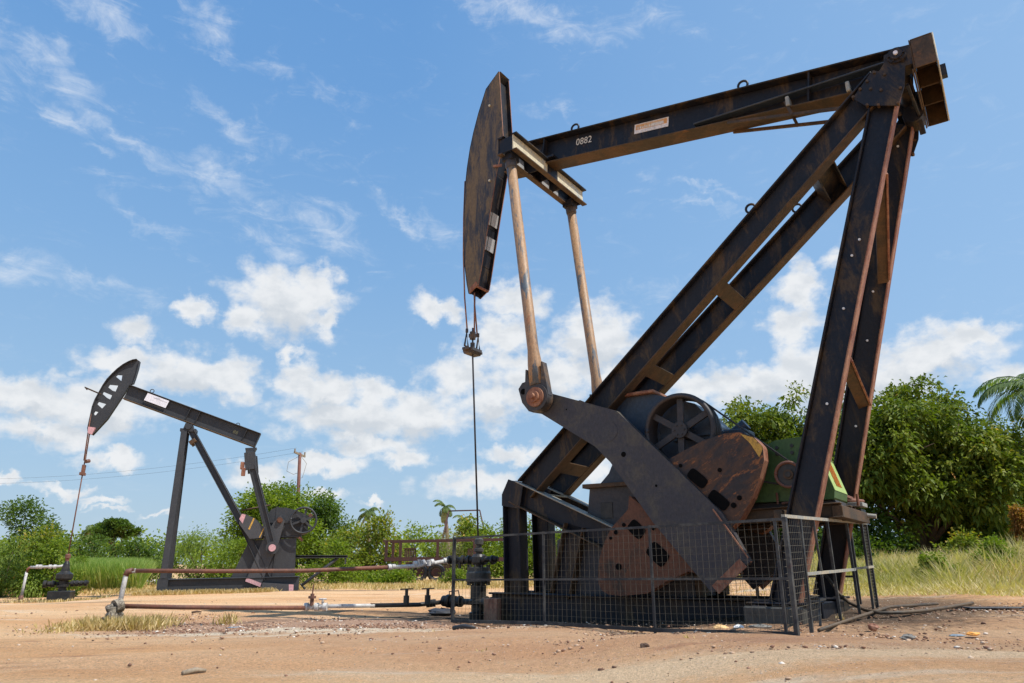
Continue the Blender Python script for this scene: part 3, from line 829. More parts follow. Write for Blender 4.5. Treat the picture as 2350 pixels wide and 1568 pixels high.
# engine
m = MB()
pr_ = [(5.18, 1.86), (5.18, 2.2), (5.50, 2.62), (5.80, 2.74), (6.16, 2.76), (6.30, 2.72), (6.52, 1.98), (6.50, 1.86)]
m.prism(pr_, -.45, .42, 0)
eng = m.build('engine_guard', ['green_paint'], big, .02)
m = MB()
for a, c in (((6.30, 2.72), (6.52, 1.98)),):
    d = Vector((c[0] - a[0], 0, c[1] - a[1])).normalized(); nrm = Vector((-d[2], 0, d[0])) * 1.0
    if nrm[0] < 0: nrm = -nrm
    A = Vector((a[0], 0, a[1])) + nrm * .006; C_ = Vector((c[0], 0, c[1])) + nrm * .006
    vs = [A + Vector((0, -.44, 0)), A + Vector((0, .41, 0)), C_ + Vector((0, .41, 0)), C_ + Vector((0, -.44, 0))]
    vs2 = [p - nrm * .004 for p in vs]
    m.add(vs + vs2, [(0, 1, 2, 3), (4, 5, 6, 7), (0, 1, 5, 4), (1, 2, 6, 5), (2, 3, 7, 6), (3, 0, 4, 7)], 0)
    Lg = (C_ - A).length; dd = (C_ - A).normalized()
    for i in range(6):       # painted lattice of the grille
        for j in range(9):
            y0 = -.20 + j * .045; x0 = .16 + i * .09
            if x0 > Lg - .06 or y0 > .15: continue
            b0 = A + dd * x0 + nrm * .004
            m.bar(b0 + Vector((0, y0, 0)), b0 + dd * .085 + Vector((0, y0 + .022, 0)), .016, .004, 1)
m.build('grille_panel', ['green_sunlit', 'orange_paint'], eng)  # sunlit rear face painted lighter than the guard
m = MB()
for px, py in ((1783, 1028), (1784, 1043), (1817, 1023), (1818, 1039)):
    q = bq(px, py, -.45); m.cyl((q[0], -.47, q[1]), (q[0], -.449, q[1]), .026, n=10)
m.build('bolt_or_light_pin', ['oily'], eng)
m = MB(); m.box(5.2, 6.5, -.35, .35, 1.72, 1.855, 0); m.cyl((5.98, -.5, 1.80), (5.98, -.35, 1.95), .05, n=8, mi=1); m.cyl((5.8, -.48, 1.83), (6.1, -.48, 1.86), .02, n=8, mi=1); m.cyl((5.75, -.5, 1.82), (5.75, -.5, 1.98), .018, n=8, mi=1)
m.cyl((5.0, -.2, 1.95), (5.19, -.2, 1.95), .22, n=18, mi=0); m.box(4.75, 5.19, -.4, .4, 1.74, 2.62, 0)
m.build('engine_block', ['gear_dark', 'brown_pipe'], big, .01)
m = MB(); m.box(4.9, 5.3, -.2, .3, 2.62, 3.02); m.cyl((4.95, .05, 2.9), (5.25, .05, 3.12), .1, n=12)
m.build('motor_box', ['housing_blue'], big, .02)
# bridle and polished rod
m = MB()
for v in (-.17, .17):
    m.tube([(-.40, v, 9.2), (-.415, v, 8.3), (-.40, v, 7.4), (-.34, v, 6.4), (-.25, v, 5.62)], .016, 6)
m.tube([(-.12, -.12, 6.48), (-.12, -.10, 5.62)], .014, 6); m.tube([(-.22, .03, 6.6), (-.22, .03, 5.5)], .014, 6)
m.build('bridle_cable', ['rust_edge'], big)
m = MB()
for v in (-.20, .20):
    m.tube([(-.245, v * .95, 5.68), (-.245, v * .95, 5.60)], .03, 8); m.tube([(-.245, v - .06, 5.3), (-.245, v * .97, 5.6), (-.245, v + .06, 5.3), (-.245, v - .06, 5.3)], .02, 6)
m.prism([(-.36, 5.22), (-.33, 5.16), (-.16, 5.16), (-.12, 5.22), (-.12, 5.28), (-.36, 5.28)], -.17, .17)
m.box(-.30, -.18, -.27, .27, 5.22, 5.27)
m.cyl((-.24, 0, 5.28), (-.24, 0, 5.42), .05, n=10); m.cyl((-.24, 0, 5.5), (-.24, 0, 5.66), .065, n=10); m.box(-.31, -.17, -.05, .05, 5.54, 5.62)
m.build('carrier_bar', ['pitman_dark'], big, .006)
m = MB(); m.tube([(-.24, 0, 5.75), (-.235, 0, 5.2), (-.02, 0, 1.42)], .018, 8); m.build('polished_rod', ['gear_dark'], big)

# ================================================================== WELLHEAD OF THE LARGE UNIT
gw = gz(BO[0], BO[1])
well = empty('wellhead', (BO[0], BO[1], gw), BA)
tag(well, 'tall oily black wellhead inside the corner of the wire mesh cage, under the hanging rod', 'wellhead')
m = MB(); m.lathe((0, 0, 0), [(.16, 0), (.17, .12), (.13, .14), (.13, .26), (.20, .28), (.20, .34), (.15, .36), (.15, .60), (.12, .62)]); m.build('casing_spool', ['oily'], well)
m = MB(); m.lathe((0, 0, .62), [(.13, 0), (.19, .02), (.235, .05), (.235, .20), (.21, .24), (.21, .30), (.14, .31)], 24)
for k in range(10):
    an = 2 * math.pi * k / 10; m.cyl((.2 * math.cos(an), .2 * math.sin(an), .6), (.2 * math.cos(an), .2 * math.sin(an), .97), .018, n=6)
m.build('tubing_head', ['oily_grey'], well)
m = MB(); m.lathe((0, 0, .93), [(.09, 0), (.09, .05), (.06, .06), (.06, .14), (.10, .15), (.10, .19), (.06, .20), (.06, .26), (.09, .28), (.09, .33), (.055, .34), (.055, .40), (.085, .41), (.085, .50), (.05, .52), (.03, .56)], 18); m.build('stuffing_box', ['oily_grey'], well)
m = MB(); m.tube([(-.72, -.05, 1.05), (.45, -.02, 1.07)], .05, 12)
for x in (-.66, -.52, -.34, -.2, .17, .36): m.cyl((x - .02, -.04, 1.055), (x + .02, -.04, 1.058), .085, n=14)
m.cyl((-.42, -.05, .9), (-.42, -.05, 1.06), .03, n=8); m.lathe((0, 0, .96), [(.12, 0), (.14, .05), (.14, .15), (.1, .2)], 16)
m.build('flow_cross', ['oily'], well)
m = MB(); m.tube([(-.75, -.1, .31), (.55, -.1, .31)], .055, 12)
for x, r in ((-.72, .10), (-.62, .12), (-.5, .10), (-.36, .10), (.25, .11), (.4, .10)): m.cyl((x - .035, -.1, .31), (x + .035, -.1, .31), r, n=16)
m.tube([(-.62, -.1, .38), (-.62, -.1, .48), (-.4, -.1, .5), (-.36, -.1, .36)], .012, 6); m.cyl((-.55, -.1, .1), (-.55, -.1, .3), .03, n=8)
m.build('casing_valve', ['oily'], well)

# ================================================================== WIRE MESH CAGE
def gl(u, v):
    p = bw(u, v); return gz(p[0], p[1])


def wire_panel(m, p0, p1, z0, z1, step=.09, r=.0035, lean=(0, 0, 0)):
    """welded wires between two points given in cage coordinates"""
    p0 = Vector(p0); p1 = Vector(p1); L = (p1 - p0).length; n = int(L / step)
    for i in range(1, n):
        t = i / n; a = p0.lerp(p1, t)
        m.bar((a[0], a[1], z0[0] + (z0[1] - z0[0]) * t), (a[0], a[1], z1[0] + (z1[1] - z1[0]) * t), r * 2, r * 2, up=(0, 1, 0))
    k = int((z1[0] - z0[0]) / step)
    for j in range(1, k):
        t = j / k
        m.bar((p0[0], p0[1], z0[0] + (z1[0] - z0[0]) * t), (p1[0], p1[1], z0[1] + (z1[1] - z0[1]) * t), r * 2, r * 2)


def yaw(a, c): return math.atan2(c[1] - a[1], c[0] - a[0])


CA = bw(.87, -1.75)[:2]; CB = bw(6.35, -2.8)[:2]; CC = bw(6.5, 1.7)[:2]
FA, GA = yaw(CA, CB), yaw(CB, CC)
FL_, GL_ = math.dist(CA, CB), math.dist(CB, CC)


def fp(px, py): return on_plane(px, py, CA, FA, 0)
def gp(px, py): return on_plane(px, py, CB, GA, 0)
def fg(s): return gz(CA[0] + s * math.cos(FA), CA[1] + s * math.sin(FA))
def gg(s): return gz(CB[0] + s * math.cos(GA), CB[1] + s * math.sin(GA))


cage = empty('mesh_fence', (CA[0], CA[1], 0), FA)
tag(cage, 'long dark welded mesh fence panel along the camera side of the big pumpjack', 'fence')
tops = [fp(1043, 1233), fp(1247, 1220), fp(1490, 1206), fp(1800, 1187)]
for k, (s_, t0) in enumerate(tops + [(tops[3][0] - .12, tops[3][1] - .02)]):
    m = MB(); w_ = .042 if k in (0, 3) else .028
    m.box(s_ - w_ / 2, s_ + w_ / 2, -w_ / 2, w_ / 2, fg(s_) - .05, t0)
    m.build('fence_post', ['cage_steel'], cage)
m = MB(); m2 = MB(); m3 = MB()
mids = [fp(1043, 1331)[1], fp(1247, 1330)[1], fp(1494, 1329)[1], fp(1806, 1328)[1]]
for k in range(3):
    a, c = tops[k], tops[k + 1]
    m.bar((a[0], -.002, a[1] - .02), (c[0], -.002, c[1] - .02), .03, .03)
    m2.bar((a[0], -.002, mids[k]), (c[0], -.002, mids[k + 1]), .028, .028)
    m3.bar((a[0], -.002, fg(a[0]) + .03), (c[0], -.002, fg(c[0]) + .03), .03, .045)
m.build('top_rail', ['cage_steel'], cage); m2.build('middle_rail', ['cage_steel'], cage); m3.build('bottom_rail', ['cage_steel'], cage)
m = MB(); b0 = tops[1][0]; s2, s3 = tops[2][0], tops[3][0]
wire_panel(m, (b0, 0, 0), (s2, 0, 0), (fg(b0) + .05, fg(s2) + .05), (tops[1][1] - .03, tops[2][1] - .03), .082, .0012)
wire_panel(m, (s2, 0, 0), (s3, 0, 0), (fg(s2) + .05, fg(s3) + .05), (tops[2][1] - .03, tops[3][1] - .03), .082, .0013)
wire_panel(m, (0, 0, 0), (b0, 0, 0), (fg(0) + .05, fg(b0) + .05), (mids[0] - .02, mids[1] - .02), .082, .0011)
m.build('wire_mesh', ['wire'], cage)

gate = empty('cage_gate', (CB[0], CB[1], 0), GA)
tag(gate, 'pale-edged barred gate panel on the right end of the cage, beside the black hose', 'gate')


def z4(x, y): return ((1700 + x / 3.917) * .918, (1240 + y / 3.917) * .918)


rt0 = gp(*z4(1010, 197)); rt1 = gp(*z4(1820, 268)); sl_ = (rt1[1] - rt0[1]) / (rt1[0] - rt0[0])
def topz(s): return rt0[1] + (s - rt0[0]) * sl_
for k, (a, c, w_) in enumerate((((1015, 220), (1140, 1370), .04), ((1170, 240), (1290, 1330), .04), ((1310, 290), (1385, 740), .026), ((1440, 270), (1575, 1220), .034), ((1630, 280), (1760, 1150), .036), ((1775, 280), (1890, 1080), .034), ((1815, 270), (1935, 1100), .045))):
    p = gp(*z4(*a)); q = gp(*z4(*c)); m = MB()
    if k == 2:
        m.bar((p[0], 0, topz(p[0]) - .03), (q[0], 0, q[1]), w_, w_, up=(0, 1, 0))
        pts = [q, gp(*z4(1390, 800)), gp(*z4(1420, 1010)), gp(*z4(1360, 1020)), gp(*z4(1375, 1270))]
        for a_, c_ in zip(pts[:-1], pts[1:]): m.bar((a_[0], 0, a_[1]), (c_[0], 0, c_[1]), w_, w_, up=(0, 1, 0))
    else:
        m.bar((p[0], 0, topz(p[0]) - .02), (q[0], 0, min(q[1], gg(q[0]) + .01) - .02), w_, w_, up=(0, 1, 0))
    m.build('gate_bar', ['cage_steel'], gate)
m = MB(); m.bar((rt0[0], 0, rt0[1]), (rt1[0], 0, rt1[1]), .045, .038); m.build('top_rail', ['cage_light'], gate)
m = MB(); a = gp(*z4(1235, 765)); c = gp(*z4(1710, 720)); e_ = gp(*z4(1830, 700)); h_ = gp(*z4(1885, 692)); m.bar((a[0], .002, a[1]), (c[0], .002, c[1]), .04, .035); m.bar((c[0], .004, c[1] + .01), (e_[0], .004, e_[1]), .03, .03, 1); m.bar((e_[0], .002, e_[1]), (h_[0], .002, h_[1]), .05, .035); m.build('middle_rail', ['cage_light', 'cage_steel'], gate)
m = MB(); w3 = gp(*z4(1330, 700))[0]; w6 = gp(*z4(1815, 500))[0]; w7 = gp(*z4(1850, 500))[0]
wire_panel(m, (.03, 0, 0), (w3, 0, 0), (gg(0) + .05, gg(w3) + .05), (topz(0) - .03, topz(w3) - .03), .07, .0018)
m.build('wire_mesh', ['wire'], gate)
m = MB(); wire_panel(m, (w6, 0, 0), (w7 + .02, 0, 0), (gg(w6) + .05, gg(w7) + .05), (topz(w6) - .03, topz(w7) - .03), .045, .0025)
m.build('wire_strip', ['wire'], gate)

bk = empty('back_fence', (BO[0], BO[1], 0), BA)
tag(bk, 'far side fence of the cage, seen through the legs behind the big pumpjack', 'fence')
VB = 2.6
ub_ = (.2, 1.2, 2.4, 2.75, 4.4, 6.1)
for u in ub_:
    m = MB(); g0 = gl(u, VB); m.box(u - .025, u + .025, VB - .025, VB + .025, g0 - .03, 1.5 if u < 2.5 else 1.65); m.build('fence_post', ['cage_steel'], bk)
m = MB(); m.bar((.2, VB, 1.5), (2.4, VB, 1.5), .04, .04); m.bar((2.75, VB, 1.63), (6.1, VB, 1.67), .04, .04); m.build('top_rail', ['cage_steel'], bk)
m = MB(); m.bar((.2, VB, .76), (6.1, VB, .8), .035, .035); m.bar((.2, VB, .84), (2.4, VB, .86), .03, .03); m.build('middle_rail', ['cage_steel'], bk)
m = MB(); wire_panel(m, (.2, VB, 0), (6.1, VB, 0), (gl(.2, VB) + .05, gl(6.1, VB) + .05), (.76, .8), .09, .0018); m.build('wire_mesh', ['wire'], bk)

# hose
hp = []
for px, py, Y in ((1885, 1308, 11.6), (1903, 1330, 11.5), (1925, 1362, 11.3), (1950, 1384, 11.1), (1985, 1400, 10.8)):
    hp.append(at(px, py, Y))
HOSE_PX = ((2020, 1407), (2070, 1406), (2120, 1402), (2170, 1395), (2210, 1388), (2232, 1384))
for px, py in HOSE_PX:
    r = ray(px, py); t = 10.5
    for _ in range(8): t = (gz(r[0] * t, r[1] * t) + .04 - CAM_H) / r[2]
    hp.append((r[0] * t, r[1] * t, CAM_H + r[2] * t))
m = MB(); m.tube(hp, .024, 10); o = m.build('hose', ['hose'])
tag(o, 'thick black hose sagging out of the cage gate and across the gravel', 'hose')
# second lower pipe lying along the gate foot
g1 = bw(6.5, -2.2); g2 = bw(6.6, -.5); g3 = bw(6.7, 1.5); g4 = bw(7.2, 3.0)
m = MB(); m.tube([(p[0], p[1], gz(p[0], p[1]) + .03) for p in (g1, g2, g3, g4)], .022, 8); o = m.build('ground_pipe', ['hose'])
tag(o, 'thin earthy pipe lying along the foot of the cage gate', 'pipe')

# ================================================================== SMALL PUMPING UNIT
sml = empty('pumpjack', (SO[0], SO[1], 0), SA)
tag(sml, 'smaller black pumpjack with pink painted crank tips, standing apart on the left of the yard', 'pumpjack')


def zs(x, y): return sq((180 + x / 3.917) * .918, (860 + y / 3.917) * .918, 0)


m = MB()
for v in (-.42, .42):
    m.ibeam((-2.3, v, .23), (2.42, v, .32), .50, .22, .03, .025)
m.prism([(-2.42, -.06), (-2.42, .50), (-2.06, .50), (-2.06, -.05)], -.53, -.30); m.prism([(-2.42, -.06), (-2.42, .50), (-2.06, .50), (-2.06, -.05)], .30, .53)
for u in (-2.2, 0, 1.2, 2.3): m.bar((u, -.4, .28), (u, .4, .28), .16, .36)
m.box(2.38, 2.44, -.42, .42, .08, .56)
m.build('skid_base', ['black_paint'], sml, .01)
for s in (-1, 1):
    m = MB(); m.ibeam((-2.24, s * .42, .50), (-2.26, s * .16, 5.9), .24, .22, .02, .02, right=(1, 0, 0)); m.build('front_post', ['black_paint'], sml, .008)
    m = MB(); m.ibeam((-2.03, s * .16, 5.90), (.32, s * .42, 2.25), .23, .20, .02, .02, right=(0, 1, 0)); m.bar((-1.95, s * .16, 5.55), (-1.85, s * .18, 5.42), .22, .25, 1); m.build('rear_leg', ['black_paint', 'yellow_paint' if False else 'brown_steel'], sml, .008)
    m = MB(); m.ibeam((.32, s * .42, 2.25), (1.3, s * .42, .5), .23, .20, .02, .02, right=(0, 1, 0)); m.build('lower_leg', ['black_paint'], sml, .008)
m = MB(); m.box(-2.42, -1.85, -.24, .24, 5.86, 5.98); m.prism([(-2.32, 5.98), (-1.95, 5.95), (-2.02, 6.16), (-2.26, 6.2)], -.2, .2); m.cyl((-2.13, -.32, 6.05), (-2.13, .32, 6.05), .11, n=16)
m.build('saddle_bearing', ['black_paint'], sml, .008)
# beam
A = zs(590, 405); Bq = zs(1830, 885); Cq = zs(1810, 1010); Dq = zs(485, 540)
ctrA = Vector(((A[0] + Dq[0]) / 2, 0, (A[1] + Dq[1]) / 2)); ctrB = Vector(((Bq[0] + Cq[0]) / 2, 0, (Bq[1] + Cq[1]) / 2))
m = MB(); m.ibeam(ctrA, ctrB, .585, .30, .03, .02, 0, 1, (0, 1, 0), 0)
mtx, L = m.frame(ctrA, ctrB, right=(0, 1, 0))
for x in (2.40, 2.78, L - .55, L - .02): m.box(x, x + .02, -.145, .145, -.265, .265, 0, mtx)
sb = m.build('walking_beam', ['black_paint', 'brown_steel'], sml, .008)
for px, py in ((785, 462), (1625, 792)):
    q = zs(px, py); m = MB(); m.torus((q[0], 0, q[1]), (0, 1, 0), .07, .016, 12, 6); m.build('lifting_eye', ['black_paint'], sb)
an_ = -math.atan2(ctrA[2] - ctrB[2], ctrB[0] - ctrA[0])
q = zs(703, 575)
pm = Matrix.Translation((q[0] + .02, -.05, q[1] + .05)) @ Matrix.Rotation(-an_, 4, 'Y')
m = MB(); m.box(0, .84, -.105, -.095, .02, .32, 0, pm); m.box(.27, .80, -.109, -.106, .225, .24, 1, pm); m.box(.36, .50, -.109, -.106, .26, .272, 1, pm)
m.build('name_plate', ['white_plate', 'grey_marks'], sb)
q = zs(1572, 866); text_mesh('painted_number', '88', .19, 'yellow_marks', sb, (q[0], -.014, q[1] - .02), (math.pi / 2, -an_, 0))
# head
hp_ = [(640, 155), (668, 175), (655, 240), (628, 330), (605, 392), (575, 400), (480, 545), (350, 740), (205, 895), (165, 880), (160, 830), (175, 760), (190, 690), (205, 620), (232, 550), (270, 480), (308, 412), (350, 350), (400, 297), (450, 250), (505, 208), (560, 178), (600, 162)]
hd = [zs(*p) for p in hp_]
holes = [[(430, 320), (450, 305), (495, 308), (485, 365)], [(355, 425), (370, 400), (455, 408), (428, 468), (400, 460)], [(300, 490), (310, 470), (395, 505), (375, 545), (345, 530)], [(248, 590), (262, 568), (337, 590), (297, 634)], [(216, 680), (228, 660), (260, 668), (235, 700), (220, 698)]]
import bmesh


def holed(name, outer, inner, y0, y1, mats, parent):
    """flat plate with real openings, given thickness"""
    bm = bmesh.new(); edges = []
    for loop in [outer] + inner:
        vs = [bm.verts.new((p[0], y0, p[1])) for p in loop]
        for i in range(len(vs)): edges.append(bm.edges.new((vs[i], vs[(i + 1) % len(vs)])))
    bmesh.ops.triangle_fill(bm, use_beauty=True, use_dissolve=False, edges=edges)
    r = bmesh.ops.extrude_face_region(bm, geom=bm.faces[:])
    for v in r['geom']:
        if isinstance(v, bmesh.types.BMVert): v.co.y = y1
    bmesh.ops.recalc_face_normals(bm, faces=bm.faces[:])
    me = bpy.data.meshes.new(name); bm.to_mesh(me); bm.free()
    for k in mats: me.materials.append(M[k])
    o = bpy.data.objects.new(name, me); coll.objects.link(o); o.parent = parent
    return o


hh_ = empty('horsehead', (0, 0, 0)); hh_.parent = sml; bpy.data.objects.remove(hh_)
ho = holed('horsehead', hd, [[zs(*p) for p in h_] for h_ in holes], -.03, .03, ['black_paint'], sml)
m = MB()
fr = [zs(*p) for p in hp_[9:]] + [hd[0]]
for i in range(len(fr) - 1):
    a, c = fr[i], fr[i + 1]
    m.prism([a, c, (c[0] + .02, c[1] - .02), (a[0] + .02, a[1] - .01)], -.16, .16)
bk_ = hd[1:9]
for i in range(len(bk_) - 1):
    a, c = bk_[i], bk_[i + 1]
    m.prism([a, c, (c[0] - .02, c[1] + .01), (a[0] - .02, a[1] + .01)], -.10, .10)
m.build('head_track', ['black_paint'], ho)
m = MB(); pk_ = [zs(170, 818), zs(240, 826), zs(205, 893), zs(165, 880)]; m.prism(pk_, -.165, -.032); m.build('painted_tip', ['pink_paint'], ho)
a = zs(135, 430); c = zs(270, 490)
m = MB()
for v, dz in ((-.12, 0), (.12, 0)): m.tube([(a[0], v, a[1]), (c[0] + .1, v, c[1] - .03)], .018, 6)
m.tube([(a[0], -.12, a[1]), (a[0] + .02, .12, a[1] - .05)], .018, 6); m.build('head_latch', ['brown_steel'], ho)
# tail bearing and pitmans
m = MB(); m.prism([(.0, 5.32), (.42, 5.36), (.36, 5.22), (.02, 5.22)], -.2, .2); m.cyl((.2, -.3, 5.18), (.2, .3, 5.18), .1, n=12)
m.bar((.22, -.62, 4.98), (.22, .62, 4.98), .30, .34)
m.build('tail_bearing', ['black_paint'], sml, .01)
m = MB(); m.box(-.06, .08, -.66, -.5, 4.45, 4.72); m.box(.0, .14, -.68, -.52, 4.2, 4.5); m.build('tail_clamp', ['rust_edge'], sml, .01)
PIN = (1.385, 1.58)
for s in (-1, 1):
    v = s * .60
    m = MB(); m.bar((.22, v, 5.1), (.33, v, 4.45), .14, .40, right=(0, 1, 0)); m.ibeam((.34, v, 4.6), (PIN[0], v, PIN[1]), .25, .16, .03, .03, 0, 0, (0, 1, 0)); m.build('pitman_arm', ['black_paint'], sml, .006)
    m = MB(); m.cyl((PIN[0], v - .09, PIN[1]), (PIN[0], v + .09, PIN[1]), .235, n=22); m.cyl((PIN[0], v + s * .09, PIN[1]), (PIN[0], v + s * .14, PIN[1]), .13, n=14, mi=1); m.build('crank_bearing', ['black_paint', 'pink_paint'], sml)


def ys(x, y, v=-.45): return sq((380 + x / 3.917) * .918, (1200 + y / 3.917) * .918, v)


for s in (-1, 1):
    m = MB(); a_, b_ = s * .38, s * .50
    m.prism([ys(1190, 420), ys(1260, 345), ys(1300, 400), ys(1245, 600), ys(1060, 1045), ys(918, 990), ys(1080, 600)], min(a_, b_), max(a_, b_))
    cr_ = m.build('crank_arm', ['black_paint_lit'], sml, .012)
    m = MB(); m.prism([ys(1072, 1012), ys(1060, 1048), ys(915, 993), ys(928, 955)], s * .508 - .006, s * .508 + .006); m.build('painted_tip', ['pink_paint'], cr_)
    m = MB(); q = ys(1252, 395); m.cyl((q[0], s * .3, q[1]), (q[0], s * .56, q[1]), .11, n=16); m.cyl((q[0], s * .56, q[1]), (q[0], s * .60, q[1]), .08, n=8); m.build('crank_shaft', ['rust_plate_low'], cr_)
    m = MB(); wv = -.5 if s < 0 else .5
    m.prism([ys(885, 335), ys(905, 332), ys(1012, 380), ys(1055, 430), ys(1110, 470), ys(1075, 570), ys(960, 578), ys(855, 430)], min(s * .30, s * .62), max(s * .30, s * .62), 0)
    cw_ = m.build('counterweight', ['black_paint_lit'], sml, .02)
    m = MB(); m.prism([ys(885, 336), ys(922, 345), ys(890, 430), ys(858, 385)], s * .625 - .004, s * .625 + .004, 0); m.build('painted_tip', ['pink_paint'], cw_)
    m = MB(); m.prism([ys(995, 375), ys(1010, 380), ys(960, 490), ys(945, 484)], s * .625 - .004, s * .625 + .004, 0); m.prism([ys(1098, 466), ys(1106, 470), ys(1060, 566), ys(1050, 566)], s * .625 - .004, s * .625 + .004, 0); m.build('painted_stripe', ['yellow_paint'], cw_)
m = MB(); m.prism([ys(1085, 1005), ys(1250, 1015), ys(1385, 1025), ys(1382, 1100), ys(1080, 1098)], -.85, -.55); lw = m.build('resting_counterweight', ['black_paint_lit'], sml, .02)
m = MB(); m.prism([ys(1340, 1022, -.85), ys(1387, 1026, -.85), ys(1383, 1100, -.85), ys(1340, 1098, -.85)], -.856, -.851); m.build('painted_tip', ['pink_paint'], lw)
m = MB(); m.prism([(.52, 1.85), (2.2, 1.95), (2.26, .56), (.02, .52)], -.36, .36); m.prism([(1.46, .56), (1.5, 1.86), (1.53, 1.86), (1.49, .56)], -.40, .40)
m.build('pedestal', ['black_paint'], sml, .01)
m = MB(); m.prism([(1.0, 2.05), (1.05, 2.75), (1.2, 3.0), (1.38, 3.08), (1.75, 3.07), (2.12, 2.98), (2.6, 2.78), (2.6, 2.15), (2.2, 2.0)], -.34, .34); m.prism([(.98, 2.5), (.98, 2.58), (2.64, 2.58), (2.64, 2.5)], -.38, .38); m.prism([(1.38, 2.6), (1.38, 3.1), (1.46, 3.1), (1.46, 2.6)], -.36, .36)
m.box(.9, 2.4, -.36, .36, 1.962, 2.04)
m.build('gear_reducer', ['black_paint'], sml, .02)
m = MB(); c = (2.42, 2.6); m.torus((c[0], -.62, c[1]), (0, 1, 0), .47, .038, 36, 8); m.torus((c[0], -.52, c[1]), (0, 1, 0), .47, .038, 36, 8)
wr = m.build('sheave_rim', ['black_paint'], sml)
m = MB(); m.cyl((c[0], -.66, c[1]), (c[0], -.3, c[1]), .11, n=16)
for k in range(6):
    a = R(80 + 60 * k); d = Vector((math.cos(a), 0, math.sin(a))); m.bar(Vector((c[0], -.57, c[1])) + d * .08, Vector((c[0], -.57, c[1])) + d * .46, .04, .075, right=(0, 1, 0))
m.build('sheave_spokes', ['black_paint'], wr)
m = MB(); m.bar((2.62, -.3, 2.85), (2.72, -.3, 2.72), .1, .14); m.bar((2.3, -.35, 1.98), (2.45, -.35, 1.85), .1, .1); m.build('brake_cable_bracket', ['brown_pipe'], sml)
m = MB(); q = ys(870, 295); q2 = ys(1150, 235); m.tube([(q[0], -.2, q[1]), (q2[0], .1, q2[1])], .03, 8); m.build('brake_lever', ['brown_steel'], sml)
m = MB(); m.ibeam((2.25, 0, 1.27), (4.18, 0, 1.28), .10, .5, .02, .02); m.bar((4.1, -.2, 1.22), (4.1, -.2, 1.0), .06, .06, up=(1, 0, 0)); m.tube([(3.8, -.15, 1.22), (2.56, -.15, .24)], .055, 8); m.tube([(3.8, .2, 1.22), (2.56, .2, .24)], .055, 8); m.tube([(2.5, -.15, .3), (2.68, -.15, .1)], .04, 6)
m.build('motor_rail', ['black_paint'], sml, .004)
m = MB(); hz_ = gz(*sw(-5.55, 0)[:2])
for v in (-.10, .10): m.tube([(-5.60, v, 6.4), (-5.585, v, 5.8), (-5.56, v * .8, 4.65)], .022, 6)
m.build('bridle_cable', ['brown_pipe'], sml)
m = MB(); m.box(-5.62, -5.48, -.16, .16, 4.12, 4.22); m.box(-5.59, -5.50, -.1, .1, 4.22, 4.5); m.cyl((-5.50, -.06, 4.62), (-5.42, .06, 4.66), .07, n=8); m.build('carrier_bar', ['brown_pipe'], sml, .006)
m = MB(); m.tube([(-5.55, 0, 4.9), (-5.55, 0, 1.2)], .022, 8); m.build('polished_rod', ['brown_pipe'], sml)

# small wellhead
wx = sw(-5.55, 0); w2 = empty('wellhead', (wx[0], wx[1], gz(wx[0], wx[1])), SA)
tag(w2, 'small black wellhead with side outlets under the rod of the far left pumpjack', 'wellhead')
m = MB(); m.box(-.36, .36, -.3, .3, -.05, .34); m.build('cellar_block', ['oily'], w2, .02)
m = MB(); m.lathe((0, 0, .34), [(.13, 0), (.13, .12), (.2, .14), (.2, .2), (.15, .22), (.15, .34), (.24, .36), (.27, .42), (.27, .56), (.18, .62), (.14, .66), (.12, .80), (.1, .9), (.06, 1.0)], 18); m.build('tubing_head', ['oily'], w2)
m = MB(); m.lathe((0, 0, 1.32), [(.06, 0), (.06, .1), (.09, .12), (.09, .24), (.05, .27)], 12); m.build('stuffing_box', ['brown_pipe'], w2)
m = MB(); m.tube([(-.6, 0, .58), (.8, 0, .62)], .05, 10)
for x, r in ((-.56, .12), (-.42, .09), (-.3, .11), (.3, .1), (.44, .1), (.58, .09), (.72, .1)): m.cyl((x - .05, 0, .58 + .02 * x), (x + .05, 0, .58 + .02 * x), r, n=12)
m.build('side_outlet', ['oily'], w2)
m = MB(); m.tube([(-.05, 0, 1.2), (-.2, 0, 1.16), (-1.12, 0, 1.13)], .045, 8, 1); m.tube([(-1.10, 0, 1.14), (-1.18, 0, 1.09), (-1.20, 0, .95)], .045, 8, 0); m.tube([(-1.20, 0, .98), (-1.22, 0, .14)], .045, 8, 2); m.tube([(-1.22, 0, .2), (-1.24, 0, -.05)], .07, 8, 3)
for x in (-.35, -.5, -.8, -.9): m.cyl((x - .04, 0, 1.15), (x + .04, 0, 1.15), .075, n=10, mi=1)
m.build('flow_pipe', ['brown_pipe', 'silver_pipe', 'silver_pipe', 'brown_pipe'], w2)

# ================================================================== FLOW LINES FROM THE LARGE WELL
def W(px, py, Y): return Vector(at(px, py, Y))


Lp = W(290, 1311, 12.9); Rp = Vector(bw(-.7, -.05, 1.07)); Mp = Lp.lerp(Rp, .745); Np = W(880, 1303, 13.9)
fl = empty('flow_line', (Lp[0], Lp[1], gz(Lp[0], Lp[1]))); o0 = fl.location.copy()
tag(fl, 'upper rusty brown pipe running waist high from the left valve to the big wellhead', 'pipe')


def loc(p): return Vector(p) - o0


